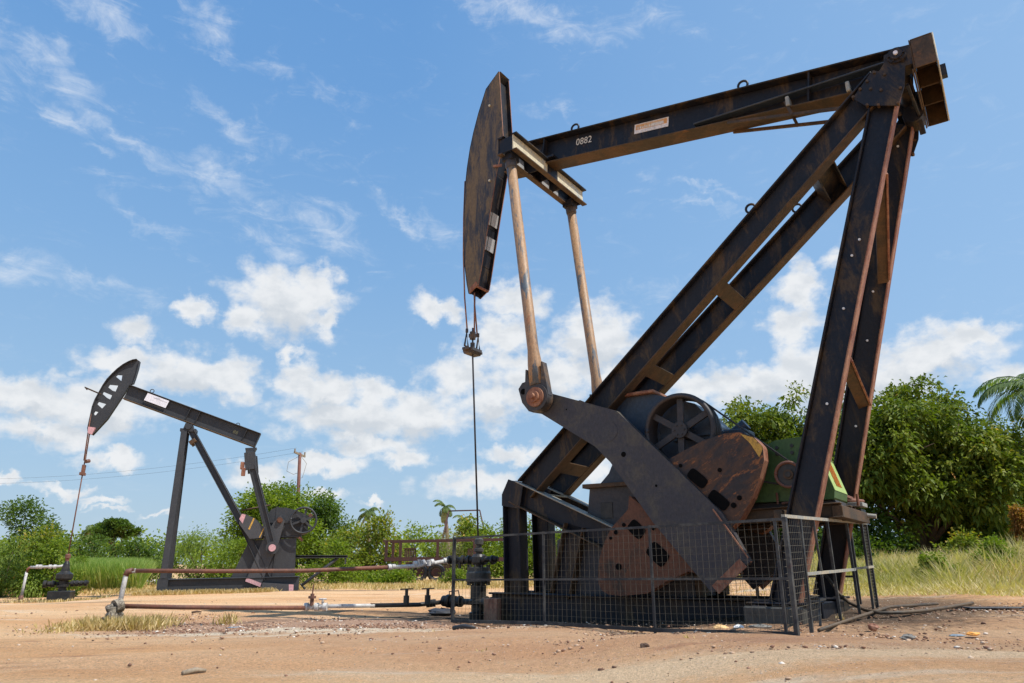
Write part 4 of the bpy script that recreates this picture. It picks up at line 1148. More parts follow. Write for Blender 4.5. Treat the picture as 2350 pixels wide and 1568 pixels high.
m = MB(); m.tube([loc(W(272, 1398, 12.75)), loc(W(288, 1325, 12.88)), loc(W(294, 1312, 12.9)), loc(W(312, 1310, 12.92))], .04, 10, 1)
m.build('riser', ['silver_pipe', 'silver_pipe'], fl)
m = MB(); m.tube([loc(W(288, 1322, 12.88)), loc(W(293, 1312, 12.9)), loc(W(304, 1310, 12.91))], .05, 10); m.build('elbow', ['brown_pipe'], fl)
m = MB(); m.tube([loc(W(300, 1310, 12.9)), loc(W(500, 1311, 13.2)), loc(W(700, 1310, 13.6)), loc(W(892, 1302, 13.95))], .037, 10); m.build('pipe_run', ['brown_pipe'], fl)
m = MB(); m.tube([loc(W(892, 1302, 13.95)), loc(W(960, 1299, 14.2)), loc(Rp)], .036, 10)
for px, r in ((894, .055), (903, .045), (950, .06), (958, .05), (968, .065), (980, .05), (988, .06), (1018, .055), (1026, .07)):
    t = (px - 892) / (1026. - 892); a = W(892, 1302, 13.95).lerp(Rp, t); d = (Rp - W(892, 1302, 13.95)).normalized() * .03; m.cyl(loc(a - d), loc(a + d), r, n=12)
m.cyl(loc(W(962, 1299, 14.2)), loc(W(962, 1284, 14.2)), .03, n=8); m.cyl(loc(W(984, 1299, 14.2)), loc(W(984, 1286, 14.2)), .035, n=8)
m.build('valve_section', ['silver_pipe'], fl)
Lq = W(262, 1440, 12.6)
fl2 = empty('flow_line', (Lq[0], Lq[1], gz(Lq[0], Lq[1]))); o0 = fl2.location.copy()
tag(fl2, 'lower rusty pipe near the ground with valves, starting at the grey valve lump', 'pipe')
Pe = Vector(bw(-.78, -.1, .31))
P_ = [W(275, 1391, 12.7), W(420, 1394, 12.95), W(560, 1395, 13.2), W(700, 1395, 13.5)]
m = MB(); m.tube([loc(p) for p in P_], .038, 10); m.build('pipe_run', ['brown_pipe'], fl2)
a = W(745, 1392, 13.6)
m = MB(); m.tube([loc(a), loc(W(860, 1390, 13.9))], .035, 10); m.build('silver_pipe_run', ['silver_pipe'], fl2)
m = MB(); m.tube([loc(W(850, 1390, 13.88)), loc(W(960, 1388, 14.2)), loc(Pe)], .04, 10)
for px in (1000, 1012, 1024): p = W(960, 1388, 14.2).lerp(Pe, (px - 960) / 100.); m.cyl(loc(p) - Vector((.03, 0, 0)), loc(p) + Vector((.03, 0, 0)), .07, n=10)
m.build('oily_pipe_run', ['oily'], fl2)
m = MB()
for px, r in ((703, .07), (714, .05), (727, .07), (737, .045), (746, .07)):
    p = W(px, 1393, 13.55); m.cyl(loc(p) - Vector((.035, 0, 0)), loc(p) + Vector((.035, 0, 0)), r, n=14)
m.cyl(loc(W(703, 1393, 13.55)), loc(W(746, 1393, 13.6)), .04, n=10); p = W(715, 1390, 13.5); m.cyl(loc(p), loc(p) + Vector((0, 0, .2)), .035, n=8, mi=1); m.cyl(loc(p) + Vector((0, 0, .12)), loc(p) + Vector((0, 0, .16)), .07, n=12, mi=1); m.cyl(loc(p) + Vector((0, 0, .2)), loc(p) + Vector((.01, 0, .36)), .012, n=6, mi=1)
p = W(740, 1386, 13.55); m.torus(loc(p) + Vector((0, 0, .08)), (0, 0, 1), .06, .014, 12, 6, 0); m.cyl(loc(p), loc(p) + Vector((0, 0, .08)), .02, n=8)
m.build('ball_valve', ['silver_pipe', 'brown_pipe'], fl2)
for px, y0 in ((932, 1388), (981, 1387)):
    p = W(px, y0, 14.1); m = MB(); m.cyl(loc(p), loc(p) + Vector((0, 0, .16)), .055, n=10); m.cyl(loc(p) + Vector((0, 0, .14)), loc(p) + Vector((0, 0, .27)), .03, n=8); m.bar(loc(p) + Vector((-.12, 0, .27)), loc(p) + Vector((.12, 0, .28)), .025, .02); m.build('tap_valve', ['oily'], fl2)
m = MB(); rr = random.Random(5)
c0 = W(262, 1412, 12.6)
for k in range(13):
    t = k / 12; c = Vector((c0[0] - .10 * t + rr.uniform(-.07, .07), c0[1] + rr.uniform(-.08, .08), c0[2] + .14 - t * .42)); d = Vector((rr.uniform(-1, 1), rr.uniform(-1, 1), rr.uniform(-.6, .6))).normalized() * .06
    m.cyl(loc(c - d), loc(c + d), rr.uniform(.06, .12), n=12)
m.build('valve_lump', ['cement_grey'], fl2, .01)

# ================================================================== UTILITY POLE WITH CABLES
pb = at(676, 1330, 47); pz_ = gz(pb[0], pb[1]); pt = at(688, 1043, 47)
pole = empty('utility_pole', (pb[0], pb[1], pz_)); tag(pole, 'leaning red-brown utility pole behind the left pumpjack, cables leading off to the left', 'utility pole')
o0 = Vector((pb[0], pb[1], pz_)); m = MB(); m.tube([(0, 0, 0), loc(pt) + Vector((0, 0, .1))], [.14, .10], 10); m.build('shaft', ['pole_wood'], pole)
m = MB(); T = loc(pt); m.bar(T + Vector((-.12, -.8, .03)), T + Vector((.12, .8, -.03)), .09, .12)
for k in (-.75, .75): m.cyl(T + Vector((k * .15, k, .05)), T + Vector((k * .15, k, .25)), .05, n=8)
m.tube([T + Vector((0, 0, -.1)), T + Vector((-.7, 0, -.5)), T + Vector((-.75, 0, -1.1)), T + Vector((-.3, 0, -1.3)), T + Vector((0, 0, -1.2))], .014, 5)
m.tube([T + Vector((0, 0, 0)), T + Vector((.5, 0, -.6)), T + Vector((.3, 0, -1.5)), T + Vector((0, 0, -1.6))], .014, 5)
m.build('crossarm', ['wood_grey'], pole)
for k, (dy, ends) in enumerate(((-.8, (30, 1069)), (.8, (30, 1082)))):
    m = MB(); a = T + Vector((0, dy, .3)); b_ = loc(at(ends[0] - 500, ends[1] + 6, 60)); pts = []
    for i in range(21):
        t = i / 20; p = a.lerp(b_, t); p[2] -= 4 * t * (1 - t) * 1.4; pts.append(p)
    m.tube(pts, .006, 5); m.build('cable', ['oily'], pole)

# ================================================================== RUSTY TRAILER AND PIPE FRAME
tb = at(960, 1328, 38); o0 = Vector((tb[0], tb[1], gz(tb[0], tb[1]))); tr = empty('trailer', o0)
tag(tr, 'derelict rusty open-sided trailer frame parked in front of the green bushes', 'trailer')
def X(px): return at(px, 1300, 38)[0] - o0[0]
def Z(py): return at(960, py, 38)[2] - o0[2]
m = MB()
for dy in (0, 2.2): m.box(X(882), X(1182), dy, dy + .1, Z(1288), Z(1279)); 
for x in (882, 960, 1040, 1120, 1178): m.box(X(x), X(x) + .1, .1, 2.2, Z(1288), Z(1282))
m.build('chassis', ['trailer_rust'], tr)
m = MB()
for dy in (0, 2.2): m.bar((X(876), dy + .05, Z(1242)), (X(1190), dy + .05, Z(1236)), .09, .08)
for x in (880, 960, 1080, 1186): m.bar((X(x), .05, Z(1241)), (X(x), 2.2, Z(1240)), .06, .06)
m.build('roof_frame', ['trailer_rust'], tr)
for x, dy, pb_ in ((884, 0, 1290), (917, 0, 1318), (1003, 0, 1290), (1088, 0, 1290), (1180, 0, 1290), (884, 2.2, 1290), (1180, 2.2, 1290)):
    m = MB(); m.box(X(x) - .07, X(x) + .07, dy + .012, dy + .09, Z(pb_), Z(1243)); m.build('upright', ['trailer_rust'], tr)
m = MB()
for i in range(7):
    x = 921 + i * 4; m.box(X(x), X(x) + .07, .9, .93, Z(1279), Z(1258))
m.box(X(920), X(948), .88, .9, Z(1260), Z(1257)); m.build('slat_panel', ['trailer_rust'], tr)
m = MB()
for i in range(6):
    x = 1070 + i * 4; m.box(X(x), X(x) + .07, .9, .93, Z(1279), Z(1258))
m.build('slat_panel', ['trailer_rust'], tr)
m = MB()
for i in range(26):
    x = 924 + i * 4.0; m.box(X(x), X(x) + .065, 1.3, 1.34, Z(1314 - (i % 3)), Z(1290))
m.box(X(922), X(1026), 1.28, 1.30, Z(1294), Z(1290)); m.box(X(922), X(1026), 1.28, 1.30, Z(1316), Z(1311)); m.build('lower_side_panel', ['trailer_rust'], tr)
for x in (960, 1000):
    m = MB(); m.torus((X(x), .3, .45), (0, 1, 0), .36, .11, 18, 8); m.cyl((X(x), .2, .45), (X(x), .4, .45), .2, n=12, mi=1); m.build('wheel', ['dark_scrap', 'trailer_rust'], tr)
m = MB(); m.box(X(945), X(1015), .9, 1.1, .3, .55); m.build('axle_beam', ['trailer_rust'], tr)

fb = at(1060, 1300, 55); o0 = Vector((fb[0], fb[1], gz(fb[0], fb[1]))); fo = empty('pipe_frame', o0)
tag(fo, 'thin swing-like pipe frame rising above the bushes beside the middle palm', 'pipe frame')
tp = [Vector(at(1030, 1173, 55)) - o0, Vector(at(1101, 1171, 55)) - o0]
m = MB(); m.tube(tp, .05, 8); m.build('top_bar', ['trailer_rust'], fo)
for a, dx in ((tp[0], -.9), (tp[1], 1.1)):
    for dy in (-1.2, 1.2):
        m = MB(); m.tube([a, (a[0] + dx, a[1] + dy, 0)], .045, 8); m.build('leg', ['trailer_rust'], fo)
fb = at(1160, 1300, 60); o0 = Vector((fb[0], fb[1], gz(fb[0], fb[1]))); fo = empty('pipe_frame', o0)
tag(fo, 'distant thin pipe goal frame glimpsed between the two front columns of the big pumpjack', 'pipe frame')
tp = [Vector(at(1215, 1195, 60)) - o0, Vector(at(1262, 1195, 60)) - o0]
m = MB(); m.tube(tp, .05, 8); m.build('top_bar', ['trailer_rust'], fo)
for a in tp:
    m = MB(); m.tube([a, (a[0], a[1], 0)], .05, 8); m.build('leg', ['trailer_rust'], fo)

# ================================================================== GROUND
def axis(segs):
    out = [segs[0][0]]
    for a, b_, st in segs:
        n = max(1, int(round((b_ - a) / st)))
        out += [a + (b_ - a) * (i + 1) / n for i in range(n)]
    return np.array(out)


gx = axis([(-1500, -200, 130), (-200, -60, 12), (-60, -22, 1.2), (-22, -9, .2), (-9, 10, .1), (10, 22, .2), (22, 60, 1.2), (60, 200, 12), (200, 1500, 130)])
gy = axis([(-300, -40, 40), (-40, 3, 2), (3, 17, .1), (17, 30, .2), (30, 60, .8), (60, 200, 10), (200, 2500, 230)])
GX, GY = np.meshgrid(gx, gy)
GZ = gz_arr(GX.ravel(), GY.ravel()).reshape(GX.shape)
rng = np.random.default_rng(11)


def vnoise(x, y, s, seed):
    """value noise"""
    r = np.random.default_rng(seed).random((256, 256))
    X_ = x / s; Y_ = y / s; xi = np.floor(X_).astype(int); yi = np.floor(Y_).astype(int); fx = X_ - xi; fy = Y_ - yi
    fx = fx * fx * (3 - 2 * fx); fy = fy * fy * (3 - 2 * fy)
    g_ = lambda i, j: r[i % 256, j % 256]
    return (g_(xi, yi) * (1 - fx) * (1 - fy) + g_(xi + 1, yi) * fx * (1 - fy) + g_(xi, yi + 1) * (1 - fx) * fy + g_(xi + 1, yi + 1) * fx * fy) - .5


near = np.exp(-(np.hypot(GX, GY - 12) / 22.) ** 4)
GZ = GZ + near * (vnoise(GX, GY, 1.6, 1) * .05 + vnoise(GX, GY, .55, 2) * .03 + vnoise(GX, GY, .22, 3) * .018)
for k_, (y0_, sl_) in enumerate(((8.55, .035), (10.15, .05), (7.3, -.03))):
    d_ = (GY - (y0_ + sl_ * GX + .22 * np.sin(GX * .35 + k_))) / .17
    GZ = GZ - .028 * np.exp(-d_ ** 2) * (.45 + .9 * (vnoise(GX, GY * 4, 1.1, 30 + k_) + .5)) + .014 * np.exp(-((np.abs(d_) - 1.7) / .6) ** 2)
ny_, nx_ = GX.shape
me = bpy.data.meshes.new('ground')
co = np.stack([GX.ravel(), GY.ravel(), GZ.ravel()], 1).astype(np.float32)
idx = np.arange(nx_ * ny_).reshape(ny_, nx_)
q = np.stack([idx[:-1, :-1], idx[:-1, 1:], idx[1:, 1:], idx[1:, :-1]], -1).reshape(-1, 4)


def fast_mesh(me, co, quads, smooth=False):
    me.vertices.add(len(co)); me.vertices.foreach_set('co', co.ravel().astype(np.float32))
    me.loops.add(quads.size); me.loops.foreach_set('vertex_index', quads.ravel().astype(np.int32))
    me.polygons.add(len(quads)); k = quads.shape[1]
    me.polygons.foreach_set('loop_start', (np.arange(len(quads)) * k).astype(np.int32))
    if smooth: me.polygons.foreach_set('use_smooth', np.ones(len(quads), bool))
    me.update(calc_edges=True)


fast_mesh(me, co, q, True)
me.materials.append(M['soil'])
o = bpy.data.objects.new('ground', me); coll.objects.link(o); o['kind'] = 'structure'

# ================================================================== FOLIAGE
def leaf_mesh(name, P, D, S, L, Wd, mat, droop=.25, var=None, obj=True):
    """one rhombus leaf per row: base P, direction D, side S, length L, width Wd"""
    n = len(P); L = L[:, None]; Wd = Wd[:, None]
    tip = P + D * L; tip[:, 2] -= L[:, 0] * droop
    mid = P + D * L * .5
    co = np.stack([P, mid + S * Wd * .5, tip, mid - S * Wd * .5], 1).reshape(-1, 3)
    me = bpy.data.meshes.new(name); fast_mesh(me, co, np.arange(4 * n).reshape(-1, 4))
    at_ = me.attributes.new('var', 'FLOAT', 'FACE'); at_.data.foreach_set('value', (rng.random(n) if var is None else var).astype(np.float32))
    me.materials.append(M[mat])
    return me


def unit(a): return a / np.maximum(1e-6, np.linalg.norm(a, axis=1))[:, None]


def crown_points(ells, n_cl, inner=.55, jitter=.12):
    """clump centres spread through a union of ellipsoids, more of them towards the surface"""
    vol = np.array([e[3] * e[4] * e[5] for e in ells]) ** (2 / 3.); vol /= vol.sum()
    k = rng.choice(len(ells), n_cl, p=vol)
    E_ = np.array(ells)[k]
    d = unit(rng.normal(size=(n_cl, 3))); r = inner + (1 - inner) * rng.random(n_cl) ** .6
    r *= 1 + rng.normal(size=n_cl) * jitter
    return E_[:, :3] + d * r[:, None] * E_[:, 3:6], d


def clumps(C_, out, per, cr, ll, lw, mat, name, droop=.3, up=.35, cvar=.5):
    n = len(C_) * per
    c = np.repeat(C_, per, 0); o_ = np.repeat(out, per, 0)
    off = rng.normal(size=(n, 3)) * cr * .5; off[:, 2] *= .75
    P = c + off
    D = unit(unit(off) * .8 + o_ * .5 + rng.normal(size=(n, 3)) * .5 + np.array([0, 0, up]))
    Nn = unit(rng.normal(size=(n, 3)) * .7 + np.array([0, 0, 1.0])); S = unit(np.cross(D, Nn))
    L = ll * (.7 + .6 * rng.random(n)); Wd = lw * (.7 + .6 * rng.random(n))
    base = np.repeat(rng.random(len(C_)), per)
    var = np.clip(base * cvar + rng.random(n) * (1 - cvar), 0, 1)
    return leaf_mesh(name, P, D, S, L, Wd, mat, droop, var)


def limb_tree(m, base, tops, r0, rng_, mi=0, fork=.35):
    """tapered trunk forking into limbs that reach the given points"""
    base = Vector(base); c = Vector((0, 0, 0))
    for t in tops: c += Vector(t)
    c /= len(tops)
    fk = base.lerp(c, fork) + Vector((rng_.uniform(-.1, .1), rng_.uniform(-.1, .1), 0))
    m.tube([base, base.lerp(fk, .5) + Vector((rng_.uniform(-.08, .08), 0, 0)), fk], [r0 * 1.25, r0, r0 * .8], 8)
    for t in tops:
        t = Vector(t); a = fk.lerp(t, .4) + Vector((rng_.uniform(-.25, .25), rng_.uniform(-.25, .25), rng_.uniform(0, .4)))
        m.tube([fk, a, t], [r0 * .62, r0 * .38, r0 * .08], 6)
        for _ in range(2):
            s = a.lerp(t, rng_.uniform(.1, .7)); e = s + Vector((rng_.uniform(-1, 1), rng_.uniform(-1, 1), rng_.uniform(.1, .9))) * (t - a).length * .45
            m.tube([s, s.lerp(e, .5) + Vector((0, 0, .08)), e], [r0 * .22, r0 * .13, r0 * .04], 5)


def plant(name, cat, label, px, Y, top, hw, style, group=None, seed=0, depth=None, base_z=None):
    """bush or tree: px = centre column, Y = map distance, top = pixel row of its top, hw = half width in pixels"""
    global rng
    rng = np.random.default_rng(100 + seed); rr = random.Random(seed)
    c = at(px, 1290, Y); x0, y0 = c[0], Y; z0 = gz(x0, y0) if base_z is None else base_z
    H = at(px, top, Y)[2] - z0; hwm = hw / F_PX * math.hypot(1, 0) * Y * .98
    root = empty(name, (x0, y0, z0)); tag(root, label, cat, group)
    st = style
    dm = depth or hwm * .8
    k = max(2, int(hwm * 2 / (H * .5)))
    ells = []
    for i in range(k * 2):
        fx = rr.uniform(-.88, .88); hh = 1 - .42 * abs(fx) ** 2 if i % 2 == 0 else rr.uniform(.45, .8)
        rz = H * rr.uniform(.16, .26); rx = hwm * rr.uniform(.28, .42)
        zc = H * hh - rz
        if st in ('bush', 'feather', 'yellow', 'dry', 'dark') and i % 3 == 2: zc = H * rr.uniform(.15, .4)
        ells.append((fx * hwm, rr.uniform(-.5, .5) * dm, max(rz * .7, zc), rx, rx * .9, rz))
    ells.append((0, 0, H * .8, hwm * .35, hwm * .35, H * .2))
    low = st in ('bush', 'feather', 'yellow', 'dry', 'dark')
    if low:
        for fx in np.linspace(-.7, .7, max(3, k)): ells.append((fx * hwm, -dm * .4, H * .22, hwm * .3, hwm * .3, H * .24))
    area = hwm * H
    P_ = dict(bush=(.30, .13, .075, 'leaf_bright', .3), feather=(.30, .13, .05, 'leaf_feather', .7), yellow=(.32, .16, .09, 'leaf_yellow', .25), dark=(.34, .15, .08, 'leaf_dark', .3),
              dry=(.35, .12, .02, 'leaf_dry', .2), tree=(.40, .17, .085, 'leaf_bright', .35), broad=(.30, .17, .075, 'leaf_broad', .35), rust=(.3, .14, .05, 'leaf_rust', .4))[st]
    cr, ll, lw, mat, droop = P_
    sc = max(1.0, Y / 34.0); ll *= sc; lw *= sc; cr *= sc
    if hwm < 1.0: k_ = max(.35, hwm); cr *= k_; ll *= max(.6, k_); lw *= max(.6, k_); sc = max(.5, k_)
    ncl = int(min(1500, max(150, area * 50 / sc ** 2)))
    C_, out = crown_points(ells, ncl, .5 if low else .6, .14)
    C_[:, 2] = np.maximum(C_[:, 2], .1)
    per = 26
    me = clumps(C_, out, per, cr, ll, lw, mat, 'crown', droop)
    o = bpy.data.objects.new('crown', me); coll.objects.link(o); o.parent = root
    m = MB(); tops = [(e[0] * .8, e[1] * .8, e[2]) for e in ells[:min(len(ells), 7)]]
    limb_tree(m, (0, 0, -.15), tops, max(.03, min(H * .03, hwm * .12)), rr, fork=.18 if low else .38)
    m.build('trunk', ['bark'], root)
    return root


BG = 'bushes and trees along the back of the yard'
# front row, left to right
plant('bush', 'bush', 'pale green feathery bush at the far left edge of the photo, low', 25, 29, 1235, 95, 'feather', BG, 1)
plant('tree', 'tree', 'dark olive tree with upswept branches at the far left edge', 35, 34, 1148, 105, 'dark', BG, 2)
plant('bush', 'bush', 'orange-tinged bush below the far left dark tree', 100, 31, 1215, 60, 'yellow', BG, 3)
plant('bush', 'bush', 'bright green bush just left of the small wellhead rod', 135, 29.5, 1238, 62, 'bush', BG, 4)
plant('bush', 'bush', 'low green bush directly behind the small wellhead', 178, 33, 1275, 30, 'bush', BG, 5)
plant('bush', 'bush', 'dark hedge bush behind the umbrella tree, left of the front post', 315, 46, 1232, 75, 'dark', BG, 6)
plant('bush', 'bush', 'olive bush behind the slanting palm at left', 205, 52, 1230, 75, 'dark', BG, 7)
plant('bush', 'bush', 'large drooping feathery bush right behind the front post of the left pumpjack', 455, 37, 1208, 100, 'feather', BG, 8)
plant('tree', 'tree', 'tall bright green spreading tree behind the left pumpjack gearbox', 628, 46, 1118, 165, 'tree', BG, 61)
plant('tree', 'tree', 'darker green tree just right of the left pumpjack wheel', 738, 47, 1142, 66, 'dark', BG, 10)
plant('bush', 'bush', 'bright green low bush under the angled black rail', 770, 36, 1240, 70, 'bush', BG, 11)
plant('bush', 'bush', 'green bush behind the black counterweights of the left pumpjack', 560, 35, 1240, 70, 'bush', BG, 12)
plant('bush', 'bush', 'yellow-leaved bush in front of the short palm', 872, 42, 1185, 62, 'yellow', BG, 13)
plant('bush', 'bush', 'yellow-green bush between left pumpjack wheel and short palm', 800, 43, 1198, 50, 'yellow', BG, 14)
plant('bush', 'bush', 'rounded green bush above the left end of the rusty trailer', 950, 50, 1205, 62, 'bush', BG, 15)
plant('bush', 'bush', 'greyish dry scrub under the middle palm', 1035, 50, 1222, 62, 'dry', BG, 16)
plant('bush', 'bush', 'yellowish bushy top beside the swing-like pipe frame', 1070, 54, 1188, 40, 'yellow', BG, 17)
plant('bush', 'bush', 'green bush right of the hanging rod, below the pipe frame', 1115, 50, 1212, 48, 'bush', BG, 18)
plant('bush', 'bush', 'green bush right against the front column of the big pumpjack', 1172, 44, 1192, 55, 'bush', BG, 19)
plant('bush', 'bush', 'green bush seen between the two front columns of the big pumpjack', 1235, 44, 1185, 45, 'bush', BG, 20)
plant('bush', 'bush', 'green bush behind the inclined struts of the big pumpjack', 1330, 42, 1195, 75, 'bush', BG, 21)
plant('bush', 'bush', 'bush hidden mostly behind the lower rusty counterweight', 1480, 40, 1170, 90, 'dark', BG, 22)
plant('bush', 'bush', 'low creeper bush at the foot of the rusty trailer', 900, 35, 1306, 46, 'bush', BG, 23)
plant('bush', 'bush', 'low green weeds at the right foot of the rusty trailer', 1045, 35, 1308, 30, 'bush', BG, 24)
plant('bush', 'bush', 'bush behind the rusty counterweights of the big pumpjack', 1620, 36, 1120, 100, 'dark', BG, 25)
RT = 'trees on the right behind the big pumpjack'
rng = np.random.default_rng(5)


def big_tree(px, Y, top, hw, label, seed, ncl, lowz):
    global rng
    rng = np.random.default_rng(seed); rr = random.Random(seed)
    c = at(px, 1290, Y); z0 = gz(c[0], Y); H = at(px, top, Y)[2] - z0; w = hw / F_PX * Y
    root = empty('tree', (c[0], Y, z0)); tag(root, label, 'tree', RT)
    ells = []
    for i in range(84):
        fx = rr.uniform(-.88, .88); fy = rr.uniform(-.6, .6); env = 1 - .38 * abs(fx) ** 3
        rz = rr.uniform(.5, .9); zc = lowz + (H * (env + rr.uniform(-.10, .06)) - lowz - rz) * (rr.random() ** .5)
        ells.append((fx * w, fy * w * .8, zc, rr.uniform(.55, 1.0), rr.uniform(.55, 1.0), rz * .8))
    for i in range(22):     # single sprays that break the outline
        fx = rr.uniform(-1, 1); ells.append((fx * w * 1.04, rr.uniform(-.5, .3) * w * .6, H * (1 - .34 * abs(fx) ** 3) - rr.uniform(-.25, .5), rr.uniform(.25, .45), .35, rr.uniform(.2, .4)))
    C_, out = crown_points(ells, int(ncl * .62), .6, .24)
    me = clumps(C_, out, 34, .30, .21, .095, 'leaf_broad', 'crown', .5, .3, .6)
    o = bpy.data.objects.new('crown', me); coll.objects.link(o); o.parent = root
    m = MB(); tops = [(e[0], e[1], e[2] + .3) for e in ells[:16]]
    limb_tree(m, (0, 0, -.2), tops, .2, rr, fork=.22)
    limb_tree(m, (rr.uniform(.5, 1), .5, -.2), tops[::2], .14, rr, fork=.22)
    m.build('trunk', ['bark'], root)


big_tree(2118, 24, 922, 232, 'large broad-leaved tree right of the big pumpjack rear posts, yellow leaves in its crown', 31, 3000, .9)
big_tree(1800, 27, 925, 150, 'broad-leaved tree between the rusty counterweight and the rear posts of the big pumpjack', 32, 1300, 1.0)
big_tree(2325, 28, 985, 145, 'broad-leaved tree at the right edge below the tall palm', 33, 1500, .7)
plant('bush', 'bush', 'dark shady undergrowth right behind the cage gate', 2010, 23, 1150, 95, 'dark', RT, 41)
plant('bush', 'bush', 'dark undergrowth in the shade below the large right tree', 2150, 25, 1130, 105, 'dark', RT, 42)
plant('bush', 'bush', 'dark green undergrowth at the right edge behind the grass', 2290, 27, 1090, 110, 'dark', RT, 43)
plant('bush', 'bush', 'orange-brown withered shrub at the right edge of the photo', 2358, 20, 1165, 20, 'rust', RT, 44)
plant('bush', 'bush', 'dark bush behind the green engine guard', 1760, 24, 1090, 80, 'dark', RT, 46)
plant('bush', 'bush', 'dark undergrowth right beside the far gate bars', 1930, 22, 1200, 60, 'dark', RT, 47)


# umbrella tree far left
def umbrella(px, Y, label):
    global rng
    rng = np.random.default_rng(77); rr = random.Random(77)
    c = at(px, 1290, Y); z0 = gz(c[0], Y); root = empty('tree', (c[0], Y, z0)); tag(root, label, 'tree')
    def L_(x, y): q_ = at(x, y, Y); return (q_[0] - c[0], q_[2] - z0)
    ells = []
    for x, y, w_, h_ in ((250, 1204, 22, 4.5), (272, 1200, 24, 4.5), (292, 1211, 17, 4), (303, 1220, 9, 6), (240, 1218, 16, 4), (262, 1224, 24, 4), (235, 1211, 12, 4), (285, 1228, 14, 4), (245, 1236, 20, 5)):
        a = L_(x, y); s = Y / F_PX; ells.append((a[0], rr.uniform(-1, 1), a[1], w_ * s, w_ * s, h_ * s))
    C_, out = crown_points(ells, 520, .3, .1); me = clumps(C_, out, 20, .2, .2, .12, 'leaf_dark', 'crown', .1)
    o = bpy.data.objects.new('crown', me); coll.objects.link(o); o.parent = root
    m = MB(); limb_tree(m, (0, 0, -.2), [(e[0], e[1], e[2]) for e in ells], .13, rr, fork=.5); m.build('trunk', ['bark'], root)


umbrella(268, 62, 'distant flat-topped umbrella tree left of the small pumpjack front post')


# palms
def palm(px, Y, top, base_dx, label, n_fr, flen, seed, trunk_r=.14, dead=4):
    rr = random.Random(seed); g = np.random.default_rng(seed)
    c = at(px + base_dx, 1300, Y); z0 = gz(c[0], Y); t_ = at(px, top, Y)
    root = empty('palm_tree', (c[0], Y, z0)); tag(root, label, 'palm')
    T_ = Vector((t_[0] - c[0], 0, t_[2] - z0 - flen * .35))
    m = MB(); m.tube([(0, 0, -.2), T_ * .35 + Vector((.12, 0, 0)), T_ * .75 + Vector((.05, 0, 0)), T_], [trunk_r * 1.4, trunk_r, trunk_r * .85, trunk_r * .8], 9); m.build('trunk', ['palm_bark'], root)
    P, D, S, L, Wd, V_ = [], [], [], [], [], []
    ms_ = MB()
    for i in range(n_fr):
        az = i * 2.399 + rr.uniform(-.2, .2); elv = R(rr.uniform(-10, 75)) if i < n_fr - dead else R(rr.uniform(-75, -45))
        ln = flen * rr.uniform(.85, 1.1); dirh = Vector((math.cos(az), math.sin(az), 0)); pts = []; p = T_.copy(); e = elv
        K = 14
        for k in range(K + 1):
            pts.append(p.copy()); d = dirh * math.cos(e) + Vector((0, 0, math.sin(e))); p = p + d * (ln / K); e -= R(6.5 if elv > -.3 else 2.0) * (1 + k * .05)
        ms_.tube([tuple(q) for q in pts[::2]], [.03, .026, .022, .018, .014, .012, .01, .008][:len(pts[::2])], 4)
        side = dirh.cross(Vector((0, 0, 1)))
        for k in range(2, K * 3):
            f = k / 3; a = int(f); b_ = min(a + 1, K); q = pts[a].lerp(pts[b_], f - a); dd = (pts[b_] - pts[max(a - 1, 0)]).normalized()
            for s in (-1, 1):
                dl = (side * s * .8 + dd * .55 + Vector((0, 0, -.25 - rr.random() * .25))).normalized()
                ll = ln * .26 * math.sin(math.pi * min(1, (f / K) * .85 + .15)) * rr.uniform(.8, 1.1) + .1
                P.append(q); D.append(dl); S.append(dd.cross(dl).normalized().cross(dl).normalized()); L.append(ll); Wd.append(.045 * (flen / 2.5) + .01 * Y / 30); V_.append(rr.random() * .8 if i < n_fr - dead else .85 + rr.random() * .15)
    me = leaf_mesh('crown', np.array(P), np.array(D), np.array(S), np.array(L), np.array(Wd), 'palm_leaf', .25, np.array(V_))
    o = bpy.data.objects.new('crown', me); coll.objects.link(o); o.parent = root
    ms_.build('frond_rib', ['palm_leaf'], root)


palm(1021, 68, 1152, 8, 'middle coconut palm against the sky, left of the hanging rod', 16, 1.35, 3, .2)
palm(1066, 70, 1180, 3, 'half hidden palm top behind the yellowish bush right of the middle palm', 12, 1.3, 4, .14)
palm(845, 66, 1165, 0, 'short palm rising above the yellow bushes between the trailer and left pumpjack', 14, 1.3, 6, .16, 2)
palm(213, 68, 1200, 3, 'slanting pale-trunked palm beside the umbrella tree', 15, 1.5, 8, .2, 5)
palm(2378, 23, 835, 22, 'tall palm cut by the right edge of the photo', 20, 2.5, 9, .17, 5)

# far woodland filling the gaps at the horizon
rng = np.random.default_rng(9)
nC = 1500
xx = rng.uniform(-110, 110, nC); yy = rng.uniform(76, 105, nC); hh = (2.2 + 3.0 * (vnoise(xx, yy * .3, 9, 5) + .5)) * rng.random(nC) ** .4
Cc = np.stack([xx, yy, hh], 1)
me = clumps(Cc, unit(rng.normal(size=(nC, 3))), 22, 1.5, .55, .3, 'leaf_bright', 'far_woodland', .3, .3)
o = bpy.data.objects.new('far_woodland', me); coll.objects.link(o); tag(o, 'far green scrub woodland closing the horizon', 'woodland', kind='stuff')


